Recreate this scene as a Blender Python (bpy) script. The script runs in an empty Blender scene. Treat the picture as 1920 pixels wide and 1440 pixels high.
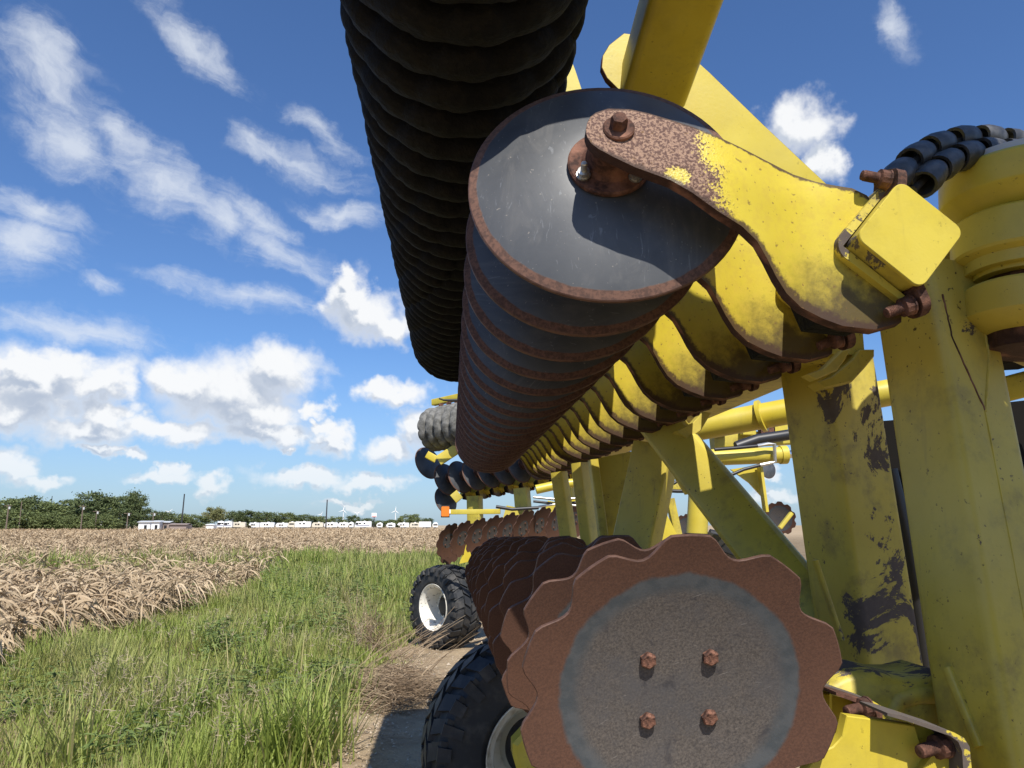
import bpy, math, random
import numpy as np
from mathutils import Vector, Matrix, Quaternion

random.seed(7)
rng = np.random.default_rng(11)
SC = bpy.context.scene
COL = SC.collection
PI = math.pi

# ------------------------------------------------------------------ camera
FPX, CX, CY = 1442.0, 960.0, 720.0
PITCH = math.atan(265 / FPX)
YAW = math.atan(115 / (FPX * math.cos(PITCH) + 265 * math.sin(PITCH)))
EYE = Vector((0, 0, 1.6))
FWD = Vector((math.sin(YAW) * math.cos(PITCH), math.cos(YAW) * math.cos(PITCH), math.sin(PITCH)))
RIGHT = Vector((math.cos(YAW), -math.sin(YAW), 0))
UP = RIGHT.cross(FWD)
cam_data = bpy.data.cameras.new('camera')
cam_data.sensor_width = 36.0
cam_data.lens = 36.0 * FPX / 1920.0
cam_data.clip_start = 0.05
cam_data.clip_end = 40000
cam = bpy.data.objects.new('camera', cam_data)
COL.objects.link(cam)
cam.matrix_world = Matrix(((RIGHT.x, UP.x, -FWD.x, EYE.x), (RIGHT.y, UP.y, -FWD.y, EYE.y),
                           (RIGHT.z, UP.z, -FWD.z, EYE.z), (0, 0, 0, 1)))
SC.camera = cam

def ray(x, y):
    return FWD + RIGHT * ((x - CX) / FPX) - UP * ((y - CY) / FPX)
def at(x, y, Y):
    d = ray(x, y)
    return EYE + d * (Y / d.y)
def gnd(x, y, z=0.0):
    d = ray(x, y)
    return EYE + d * ((z - EYE.z) / d.z)

# ------------------------------------------------------------------ sun, exposure
SUN_DIR = Vector((0.10, -0.76, 1.0)).normalized()
SUN_EL = math.asin(SUN_DIR.z)
SUN_AZ = math.atan2(SUN_DIR.x, SUN_DIR.y)
sd = bpy.data.lights.new('sun', 'SUN')
sd.energy = 5.0
sd.angle = math.radians(0.5)
sd.color = (1.0, 0.95, 0.87)
sun = bpy.data.objects.new('sun', sd)
COL.objects.link(sun)
sun.rotation_euler = SUN_DIR.to_track_quat('Z', 'Y').to_euler()
SC.view_settings.view_transform = 'Standard'
SC.view_settings.look = 'None'
SC.view_settings.exposure = 0.36
SC.view_settings.gamma = 1.0
SC.view_settings.use_curve_mapping = False

# ------------------------------------------------------------------ node helper
class NT:
    def __init__(self, tree):
        self.t = tree
    def n(self, kind, **kw):
        nd = self.t.nodes.new(kind)
        for k, v in kw.items():
            setattr(nd, k, v)
        return nd
    def _in(self, sock, v):
        if v is None:
            return
        if hasattr(v, 'links') or isinstance(v, bpy.types.NodeSocket):
            self.t.links.new(v, sock)
        else:
            sock.default_value = v
    def math(self, op, a, b=None, c=None, clamp=False):
        nd = self.n('ShaderNodeMath', operation=op, use_clamp=clamp)
        for i, v in enumerate((a, b, c)):
            self._in(nd.inputs[i], v)
        return nd.outputs[0]
    def vec(self, op, a, b=None, c=None):
        nd = self.n('ShaderNodeVectorMath', operation=op)
        for i, v in enumerate((a, b, c)):
            if v is not None:
                self._in(nd.inputs[i], v)
        return nd.outputs['Value'] if op in ('LENGTH', 'DOT_PRODUCT', 'DISTANCE') else nd.outputs[0]
    def comb(self, x, y, z):
        nd = self.n('ShaderNodeCombineXYZ')
        for i, v in enumerate((x, y, z)):
            self._in(nd.inputs[i], v)
        return nd.outputs[0]
    def sep(self, v):
        nd = self.n('ShaderNodeSeparateXYZ')
        self._in(nd.inputs[0], v)
        return nd.outputs
    def noise(self, vec, scale, detail=4, rough=0.55, dist=0.0, col=False):
        nd = self.n('ShaderNodeTexNoise')
        self._in(nd.inputs['Vector'], vec)
        nd.inputs['Scale'].default_value = scale
        nd.inputs['Detail'].default_value = detail
        nd.inputs['Roughness'].default_value = rough
        nd.inputs['Distortion'].default_value = dist
        return nd.outputs['Color' if col else 'Fac']
    def ramp(self, v, lo, hi, a=0.0, b=1.0, smooth=True):
        nd = self.n('ShaderNodeMapRange')
        nd.interpolation_type = 'SMOOTHSTEP' if smooth else 'LINEAR'
        self._in(nd.inputs[0], v)
        for i, q in enumerate((lo, hi, a, b)):
            self._in(nd.inputs[i + 1], q)
        return nd.outputs[0]
    def mix(self, f, a, b, mode='MIX'):
        nd = self.n('ShaderNodeMix', data_type='RGBA', blend_type=mode)
        self._in(nd.inputs[0], f)
        for i, v in ((6, a), (7, b)):
            if isinstance(v, tuple) and len(v) == 3:
                v = v + (1.0,)
            self._in(nd.inputs[i], v)
        return nd.outputs[2]

# ------------------------------------------------------------------ world: sky and clouds
world = bpy.data.worlds.new('World')
SC.world = world
world.use_nodes = True
world.cycles.sampling_method = 'NONE'
SC.cycles.max_bounces = 6
SC.cycles.diffuse_bounces = 3
SC.cycles.caustics_reflective = False
SC.cycles.caustics_refractive = False
wt = world.node_tree
wt.nodes.clear()
W = NT(wt)
out = W.n('ShaderNodeOutputWorld')
bg = W.n('ShaderNodeBackground')
bg.inputs['Strength'].default_value = 0.076
wt.links.new(bg.outputs[0], out.inputs[0])
sky = W.n('ShaderNodeTexSky', sky_type='NISHITA')
sky.sun_disc = False
sky.sun_elevation = SUN_EL
sky.sun_rotation = SUN_AZ
sky.altitude = 0
sky.air_density = 1.0
sky.dust_density = 0.6
sky.ozone_density = 2.6
gen = W.n('ShaderNodeTexCoord').outputs['Generated']
sx, sy, sz = W.sep(W.vec('NORMALIZE', gen))
az = W.math('MULTIPLY', W.math('ARCTAN2', sx, sy), 57.29578)
el = W.math('MULTIPLY', W.math('ARCSINE', sz), 57.29578)
def azel(px, py):
    d = ray(px, py).normalized()
    return math.degrees(math.atan2(d.x, d.y)), math.degrees(math.asin(d.z))
DEG = math.degrees(1 / FPX)
CUM = [(75, 725, 130, 72), (120, 688, 70, 42), (20, 770, 80, 42), (190, 720, 60, 48), (430, 735, 150, 78), (520, 692, 85, 58), (340, 715, 70, 50),
       (470, 770, 130, 44), (150, 805, 115, 36), (310, 806, 130, 28), (500, 806, 120, 30), (200, 775, 60, 40), (655, 560, 52, 72), (690, 600, 88, 52), (645, 510, 34, 30), (730, 615, 55, 40),
       (735, 735, 82, 30), (700, 725, 45, 24), (622, 825, 46, 34), (610, 800, 26, 22), (735, 838, 58, 34), (800, 800, 60, 46), (20, 872, 42, 34), (85, 893, 50, 16),
       (300, 898, 66, 17), (330, 882, 30, 16), (575, 893, 110, 22), (690, 908, 80, 16), (185, 845, 50, 14), (400, 915, 36, 22), (245, 855, 40, 12), (530, 830, 20, 12),
       (1500, 235, 78, 52), (1550, 295, 46, 44), (595, 760, 34, 26), (1440, 930, 70, 14), (1450, 890, 30, 16), (655, 940, 60, 10), (60, 690, 50, 30)]
CIR = [(85, 130, 120, 72, 15), (370, 60, 150, 46, 25), (150, 265, 140, 62, 20), (300, 330, 190, 60, 32), (400, 400, 92, 56, 15),
       (560, 300, 190, 42, 14), (80, 385, 150, 40, 14), (60, 460, 130, 66, 10), (520, 470, 160, 54, 24), (450, 560, 170, 34, 6),
       (150, 630, 190, 40, 5), (620, 250, 110, 30, 25), (560, 690, 110, 22, 12), (250, 690, 90, 22, 4), (640, 400, 90, 30, 12), (1690, 40, 60, 44, 40), (215, 548, 50, 24, 5), (240, 250, 120, 40, 25), (480, 400, 120, 40, 20)]
pos = W.comb(az, el, 0.0)
def cum_density(vec):
    warp = W.vec('MULTIPLY', W.vec('SUBTRACT', W.noise(vec, 0.42, 4, 0.55, col=True), (0.5, 0.5, 0.5)), (5.0, 3.2, 0.0))
    warp2 = W.vec('MULTIPLY', W.vec('SUBTRACT', W.noise(vec, 1.7, 4, 0.58, col=True), (0.5, 0.5, 0.5)), (0.75, 0.7, 0.0))
    v = W.vec('ADD', vec, W.vec('ADD', warp, warp2))
    best = None
    for (px, py, rx, ry) in CUM:
        a, e = azel(px, py)
        ia, ie = 1 / (rx * DEG * 1.08), 1 / (ry * DEG * 1.08)
        d = W.vec('LENGTH', W.vec('MULTIPLY_ADD', v, (ia, ie, 0), (-a * ia, -e * ie, 0)))
        best = d if best is None else W.math('MINIMUM', best, d)
    b = W.math('SUBTRACT', 1.0, best)
    # ordinary fair-weather cumulus all round the horizon
    stretch = W.vec('MULTIPLY', vec, (0.085, 0.24, 0.0))
    glob = W.math('SUBTRACT', W.noise(stretch, 1.0, 6, 0.6), 0.605)
    band = W.ramp(W.sep(vec)[1], 7.0, 15.0, 0.0, -0.25)
    side = W.ramp(W.math('ABSOLUTE', W.sep(vec)[0]), 36.0, 60.0, 0.0, 0.22)
    glob = W.math('ADD', W.math('MULTIPLY', glob, 2.2), W.math('ADD', band, side))
    return W.math('MAXIMUM', b, glob)
den = cum_density(pos)
den_up = cum_density(W.vec('ADD', pos, (0.35, 1.3, 0.0)))
a_cum = W.ramp(den, -0.05, 0.62)
lit = W.ramp(W.math('SUBTRACT', den, den_up), -0.16, 0.30)
thick = W.ramp(den, 0.25, 0.75)
shade = W.math('SUBTRACT', 1.0, W.math('MULTIPLY', W.math('SUBTRACT', 1.0, lit), W.math('MULTIPLY_ADD', thick, 0.62, 0.38)))
cum_col = W.mix(shade, (5.0, 5.7, 6.9), (9.9, 10.0, 10.1))
cw = W.vec('MULTIPLY', W.vec('SUBTRACT', W.noise(pos, 0.10, 6, 0.6, col=True), (0.5, 0.5, 0.5)), (9.0, 6.0, 0.0))
cpos = W.vec('ADD', pos, cw)
cb = None
for (px, py, rx, ry, rot) in CIR:
    a, e = azel(px, py)
    mp = W.n('ShaderNodeMapping', vector_type='TEXTURE')
    mp.inputs['Location'].default_value = (a, e, 0)
    mp.inputs['Rotation'].default_value = (0, 0, math.radians(-rot))
    mp.inputs['Scale'].default_value = (rx * DEG * 1.35, ry * DEG * 1.35, 1)
    wt.links.new(cpos, mp.inputs[0])
    d = W.math('SUBTRACT', 1.0, W.vec('LENGTH', mp.outputs[0]), clamp=True)
    cb = d if cb is None else W.math('MAXIMUM', cb, d)
mp = W.n('ShaderNodeMapping', vector_type='TEXTURE')
mp.inputs['Rotation'].default_value = (0, 0, math.radians(-14))
mp.inputs['Scale'].default_value = (4.6, 1.25, 1)
wt.links.new(W.vec('ADD', pos, W.vec('MULTIPLY', cw, (0.55, 0.55, 0.0))), mp.inputs[0])
str1 = W.noise(mp.outputs[0], 0.75, 8, 0.64, 0.5)
str2 = W.noise(cpos, 0.30, 9, 0.66, 0.4)
fib = W.math('ADD', W.math('MULTIPLY', str1, 0.55), W.math('MULTIPLY', str2, 0.45))
cglob = W.math('MULTIPLY', W.ramp(W.noise(W.vec('MULTIPLY', pos, (0.03, 0.06, 0)), 1.0, 4), 0.5, 0.75), W.ramp(W.math('ABSOLUTE', az), 36.0, 52.0))
cb = W.math('MAXIMUM', cb, W.math('MULTIPLY', cglob, 0.6))
thr = W.math('MULTIPLY_ADD', cb, -0.52, 0.66)
cirv = W.ramp(W.math('SUBTRACT', fib, thr), -0.03, 0.44)
cir = W.math('MULTIPLY', W.math('MULTIPLY', cirv, W.ramp(cb, 0.0, 0.5)), 0.74, clamp=True)
skyc = W.mix(1.0, sky.outputs[0], (0.82, 1.10, 1.48), 'MULTIPLY')
hz = W.ramp(el, 0.0, 13.0, 0.42, 0.0)
skyc = W.mix(hz, skyc, (4.6, 5.9, 7.6))
col = W.mix(cir, skyc, (8.4, 8.9, 9.6))
cum_a = W.math('MULTIPLY', a_cum, W.ramp(el, 0.0, 8.0, 0.62, 0.97))
col = W.mix(cum_a, col, cum_col)
wt.links.new(col, bg.inputs['Color'])

# ------------------------------------------------------------------ materials
MATS = {}
def pbr(name, rough=0.6, metal=0.0, spec=0.5):
    m = bpy.data.materials.new(name)
    m.use_nodes = True
    nt = m.node_tree
    b = nt.nodes['Principled BSDF']
    b.inputs['Roughness'].default_value = rough
    b.inputs['Metallic'].default_value = metal
    b.inputs['Specular IOR Level'].default_value = spec
    MATS[name] = m
    return m, NT(nt), b
def setc(N, b, c):
    if isinstance(c, tuple) and len(c) == 3:
        c = c + (1.0,)
    N._in(b.inputs['Base Color'], c)
def bump(N, b, h, strength=0.3, dist=0.01):
    nd = N.n('ShaderNodeBump')
    nd.inputs['Strength'].default_value = strength
    nd.inputs['Distance'].default_value = dist
    N._in(nd.inputs['Height'], h)
    N.t.links.new(nd.outputs[0], b.inputs['Normal'])
def objc(N):
    return N.n('ShaderNodeTexCoord').outputs['Object']

RUST_D, RUST_M, RUST_L = (0.045, 0.022, 0.016), (0.115, 0.052, 0.034), (0.27, 0.13, 0.085)
YEL, YEL2 = (0.60, 0.482, 0.045), (0.52, 0.405, 0.030)

def yellow(name, wear=0.0, dirt=0.3, speck=0.5, rough=0.42, dust=0.0, shade_tone=0.0):
    m, N, b = pbr(name, rough)
    o = objc(N)
    c = N.mix(N.ramp(N.noise(o, 5.0, 3), 0.3, 0.7), YEL, YEL2)
    c = N.mix(N.math('MULTIPLY', N.ramp(N.noise(o, 2.3, 5), 0.35, 0.75), 0.16 + dust), c, (0.44, 0.40, 0.12))
    c = N.mix(N.math('MULTIPLY', N.ramp(N.noise(o, 3.7, 6, 0.65), 0.25, 0.60), shade_tone), c, (0.25, 0.20, 0.05))  # olive tone mixed into the colour to deepen the posts' shade
    # grime
    g = N.math('MULTIPLY', N.ramp(N.noise(o, 9.0, 7, 0.68), 0.47, 0.72), dirt)
    c = N.mix(g, c, (0.16, 0.12, 0.035))
    run = N.ramp(N.noise(N.vec('MULTIPLY', o, (42, 42, 3.5)), 1.0, 5, 0.65), 0.54, 0.74, 0.0, 0.25 + 0.45 * dirt)
    c = N.mix(N.math('MULTIPLY', run, N.ramp(N.noise(o, 3.1, 3), 0.40, 0.65)), c, (0.20, 0.14, 0.05))
    fade_ = N.ramp(N.noise(o, 1.7, 6, 0.6), 0.42, 0.70, 0.0, 0.28)
    c = N.mix(fade_, c, (0.62, 0.54, 0.20))
    # little rust specks
    s = N.math('MULTIPLY', N.ramp(N.noise(o, 85.0, 3, 0.6), 0.645, 0.70), N.ramp(N.noise(o, 7.0, 3), 0.40, 0.62, 0.0, speck))
    c = N.mix(s, c, RUST_D)
    # flaked paint with a primer-coloured body
    if wear > 0:
        wv = N.math('ADD', N.noise(o, 4.2, 11, 0.74, 0.5), N.math('MULTIPLY', N.noise(o, 34.0, 4, 0.6), 0.12))
        f = N.ramp(wv, 0.74 - wear * 0.12, 0.755 - wear * 0.12)
        c = N.mix(f, c, N.mix(N.noise(o, 60.0, 5, 0.7), (0.060, 0.048, 0.042), (0.135, 0.108, 0.09)))
        N._in(b.inputs['Roughness'], N.math('MULTIPLY_ADD', f, 0.4, rough))
    setc(N, b, c)
    bump(N, b, N.noise(o, 120.0, 4, 0.6), 0.08, 0.004)
    return m
yellow('paint', 0.0, 0.22, 0.7)
yellow('paint_clean', 0.0, 0.10, 0.25, 0.38)
yellow('paint_worn', 0.95, 0.75, 0.8, 0.5, 0.05, 0.22)
yellow('paint_post', 0.36, 0.62, 0.9, 0.48, 0.05, 0.20)
yellow('paint_dirty', 0.4, 0.95, 1.0, 0.6, 0.2)

yellow('paint_saddle', 1.75, 0.95, 1.0, 0.6, 0.1)

def rust(name, base=RUST_M, amt=1.0):
    m, N, b = pbr(name, 0.82, 0.0, 0.3)
    o = objc(N)
    c = N.mix(N.ramp(N.noise(o, 90.0, 5, 0.65), 0.38, 0.62), base, RUST_D)
    c = N.mix(N.ramp(N.noise(o, 14.0, 5), 0.45, 0.7), c, RUST_L)
    setc(N, b, c)
    bump(N, b, N.noise(o, 160.0, 5, 0.65), 0.5, 0.004)
    return m
rust('rust')
rust('rust_dark', (0.06, 0.03, 0.022))
rust('rust_light', (0.24, 0.115, 0.075))

# arm: yellow paint eaten by pitted rust towards the hub end (object x) and along the lower edge
m, N, b = pbr('arm_paint', 0.46)
o = objc(N)
ox, oy, oz = N.sep(o)
c = N.mix(N.ramp(N.noise(o, 5.0, 3), 0.3, 0.7), YEL, YEL2)
c = N.mix(N.math('MULTIPLY', N.ramp(N.noise(o, 60.0, 4, 0.6), 0.42, 0.7), 0.22), c, (0.40, 0.24, 0.06))
rx = N.ramp(N.math('ADD', ox, N.math('MULTIPLY', N.math('SUBTRACT', N.noise(o, 16.0, 5), 0.5), 0.12)), 0.085, 0.205, 1.0, 0.0)
hole = N.ramp(N.vec('LENGTH', N.vec('MULTIPLY', N.vec('SUBTRACT', o, (0.082, 0.0, -0.058)), (1.0, 0.0, 1.3))), 0.012, 0.034, 0.25, 1.0)
pit = N.noise(o, 215.0, 3, 0.62)
pitm = N.ramp(pit, 0.43, 0.57)
rcol = N.mix(pitm, (0.30, 0.185, 0.125), (0.095, 0.045, 0.032))
fade = N.math('MULTIPLY', rx, hole)
fine = N.ramp(N.math('ADD', fade, N.math('MULTIPLY', N.math('SUBTRACT', pit, 0.5), 1.7)), 0.38, 0.62)
c = N.mix(fine, c, rcol)
# dirt and the bar's shadow, both painted where the arm meets the bar
low = N.math('MULTIPLY', N.ramp(N.math('ADD', oz, N.math('MULTIPLY', N.math('SUBTRACT', N.noise(o, 30.0, 6, 0.7), 0.5), 0.22)), -0.27, -0.13, 1.0, 0.0), N.ramp(ox, 0.20, 0.36))
c = N.mix(N.math('MULTIPLY', low, 0.93), c, (0.055, 0.036, 0.018))
uv = N.n('ShaderNodeUVMap'); uv.uv_map = 'UVMap'
ev = N.sep(uv.outputs[0])[1]
en = N.noise(o, 70.0, 6, 0.7)
bleed = N.ramp(N.math('ADD', ev, N.math('MULTIPLY', N.math('SUBTRACT', en, 0.5), 0.22)), 0.90, 0.965)
bleed = N.math('MAXIMUM', bleed, N.ramp(N.math('ADD', ev, N.math('MULTIPLY', N.math('SUBTRACT', en, 0.5), -0.10)), 0.035, 0.012))
c = N.mix(N.math('MULTIPLY', bleed, 0.92), c, (0.055, 0.028, 0.018))
sp = N.math('MULTIPLY', N.ramp(N.noise(o, 95.0, 3), 0.64, 0.69), 0.7)
c = N.mix(sp, c, (0.16, 0.085, 0.03))
setc(N, b, c)
N._in(b.inputs['Roughness'], N.math('MULTIPLY_ADD', fine, 0.35, 0.42))
bump(N, b, N.math('MULTIPLY', pit, N.math('ADD', fade, 0.08)), 0.5, 0.006)

# smooth disc: blued steel, rusted rim
def disc_smooth(name, tint=(0.080, 0.083, 0.087)):
    m, N, b = pbr(name, 0.5, 0.1)
    o = objc(N)
    r = N.vec('LENGTH', N.vec('MULTIPLY', o, (1, 1, 0)))
    c = N.mix(N.ramp(N.noise(o, 7.0, 5), 0.35, 0.7), tint, (0.050, 0.054, 0.061))
    scr = N.ramp(N.noise(N.vec('MULTIPLY', o, (90, 22, 1)), 1.0, 3, 0.6, 1.5), 0.64, 0.72, 0.0, 0.5)
    c = N.mix(scr, c, (0.19, 0.20, 0.21))
    dst = N.ramp(N.noise(N.vec('MULTIPLY', o, (16, 5, 16)), 1.0, 7, 0.68, 0.8), 0.50, 0.74, 0.0, 0.32)
    c = N.mix(dst, c, (0.18, 0.17, 0.155))
    spk = N.ramp(N.noise(o, 140.0, 2, 0.5), 0.70, 0.74, 0.0, 0.6)
    c = N.mix(spk, c, (0.28, 0.25, 0.21))
    edge = N.ramp(N.math('ADD', r, N.math('MULTIPLY', N.math('SUBTRACT', N.noise(o, 22.0, 4), 0.5), 0.008)), 0.2365, 0.2395)
    rc = N.mix(N.ramp(N.noise(o, 120.0, 5, 0.65), 0.38, 0.62), (0.145, 0.072, 0.048), (0.075, 0.038, 0.027))
    c = N.mix(edge, c, rc)
    setc(N, b, c)
    N._in(b.inputs['Roughness'], N.math('MULTIPLY_ADD', edge, 0.35, 0.47))
    N._in(b.inputs['Metallic'], N.math('MULTIPLY_ADD', edge, -0.12, 0.12))
    bump(N, b, N.noise(o, 60.0, 4), 0.05, 0.003)
disc_smooth('disc_steel')
# serrated discs: rusty rim, bare weathered centre
def disc_rusty(name, r_in, r_core):
    m, N, b = pbr(name, 0.78, 0.0, 0.3)
    o = objc(N)
    r = N.vec('LENGTH', N.vec('MULTIPLY', o, (1, 1, 0)))
    c = N.mix(N.ramp(N.noise(o, 260.0, 5, 0.7), 0.36, 0.64), (0.122, 0.060, 0.038), (0.080, 0.040, 0.027))
    c = N.mix(N.ramp(N.noise(o, 6.0, 4), 0.4, 0.75, 0.0, 0.35), c, (0.150, 0.073, 0.045))
    rr = N.math('ADD', r, N.math('MULTIPLY', N.math('SUBTRACT', N.noise(o, 14.0, 6, 0.65), 0.5), 0.024))
    inn = N.ramp(rr, r_in - 0.004, r_in + 0.004, 1.0, 0.0)
    blue = N.mix(N.ramp(N.noise(o, 40.0, 4), 0.4, 0.65), (0.085, 0.090, 0.093), (0.060, 0.068, 0.073))
    felt = N.mix(N.ramp(N.noise(o, 260.0, 7, 0.8), 0.30, 0.70), (0.155, 0.132, 0.112), (0.046, 0.041, 0.039))
    felt = N.mix(N.ramp(N.noise(o, 9.0, 5, 0.6), 0.42, 0.72, 0.0, 0.75), felt, (0.085, 0.083, 0.086))
    stain = N.ramp(N.noise(o, 22.0, 6, 0.7, 0.5), 0.55, 0.70, 0.0, 0.85)
    felt = N.mix(stain, felt, (0.045, 0.042, 0.045))
    scr = N.ramp(N.noise(N.vec('MULTIPLY', o, (20, 200, 1)), 1.0, 3, 0.6, 0.6), 0.66, 0.72, 0.0, 0.5)
    felt = N.mix(scr, felt, (0.30, 0.27, 0.24))
    core = N.ramp(rr, r_core - 0.013, r_core + 0.013, 1.0, 0.0)
    c = N.mix(inn, c, N.mix(core, blue, felt))
    drip = N.ramp(N.noise(o, 20.0, 7, 0.72), 0.56, 0.76, 0.0, 0.4)
    c = N.mix(N.math('MULTIPLY', drip, N.math('SUBTRACT', 1.0, inn)), c, (0.055, 0.032, 0.026))
    setc(N, b, c)
    bump(N, b, N.noise(o, 260.0, 5, 0.7), 0.18, 0.002)
disc_rusty('disc_rusty', 0.190, 0.163)
disc_rusty('disc_rusty_far', 0.100, 0.085)

m, N, b = pbr('disc_edge', 0.6, 0.2, 0.4)
setc(N, b, N.mix(N.ramp(N.noise(objc(N), 30.0, 5, 0.7), 0.4, 0.65), (0.13, 0.07, 0.05), (0.075, 0.038, 0.027)))
m, N, b = pbr('rubber', 0.8, 0.0, 0.2)
o = objc(N)
nz = N.noise(o, 26.0, 6, 0.65)
setc(N, b, N.mix(N.ramp(nz, 0.42, 0.70, 0.0, 0.75), (0.004, 0.004, 0.004), (0.014, 0.012, 0.009)))
bump(N, b, N.math('ADD', N.noise(o, 14.0, 5, 0.6), N.math('MULTIPLY', N.noise(o, 70.0, 5), 0.35)), 0.55, 0.02)
m, N, b = pbr('rubber_grey', 0.8, 0.0, 0.3)
o = objc(N)
setc(N, b, N.mix(N.ramp(N.noise(o, 12.0, 6, 0.7), 0.35, 0.65), (0.20, 0.195, 0.18), (0.09, 0.088, 0.08)))
m, N, b = pbr('tyre', 0.62, 0.0, 0.4)
o = objc(N)
setc(N, b, N.mix(N.ramp(N.noise(o, 9.0, 6, 0.65), 0.42, 0.72, 0.0, 0.7), (0.020, 0.022, 0.025), (0.085, 0.078, 0.068)))
bump(N, b, N.noise(o, 40.0, 5), 0.2, 0.004)
m, N, b = pbr('guard_rubber', 0.42, 0.0, 0.5)
o = objc(N)
setc(N, b, N.mix(N.ramp(N.noise(o, 40.0, 5), 0.4, 0.7), (0.04, 0.041, 0.043), (0.10, 0.10, 0.10)))
m, N, b = pbr('hose', 0.45)
setc(N, b, (0.02, 0.02, 0.022))
m, N, b = pbr('zinc', 0.35, 0.85)
setc(N, b, (0.55, 0.54, 0.50))
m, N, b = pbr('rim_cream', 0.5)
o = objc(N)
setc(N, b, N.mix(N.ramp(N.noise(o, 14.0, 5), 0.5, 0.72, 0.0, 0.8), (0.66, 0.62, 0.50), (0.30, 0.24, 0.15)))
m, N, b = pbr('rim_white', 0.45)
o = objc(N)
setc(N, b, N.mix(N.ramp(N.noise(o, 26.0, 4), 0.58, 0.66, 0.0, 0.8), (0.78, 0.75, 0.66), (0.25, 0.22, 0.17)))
m, N, b = pbr('dark_steel', 0.6, 0.3)
setc(N, b, (0.035, 0.033, 0.03))
m, N, b = pbr('black', 0.9, 0.0, 0.2)
setc(N, b, N.mix(N.noise(objc(N), 12.0, 6, 0.7), (0.003, 0.003, 0.003), (0.010, 0.008, 0.006)))
m, N, b = pbr('amber', 0.15)
setc(N, b, (0.75, 0.20, 0.02))
m, N, b = pbr('chrome', 0.12, 1.0)
setc(N, b, (0.7, 0.7, 0.7))

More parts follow.
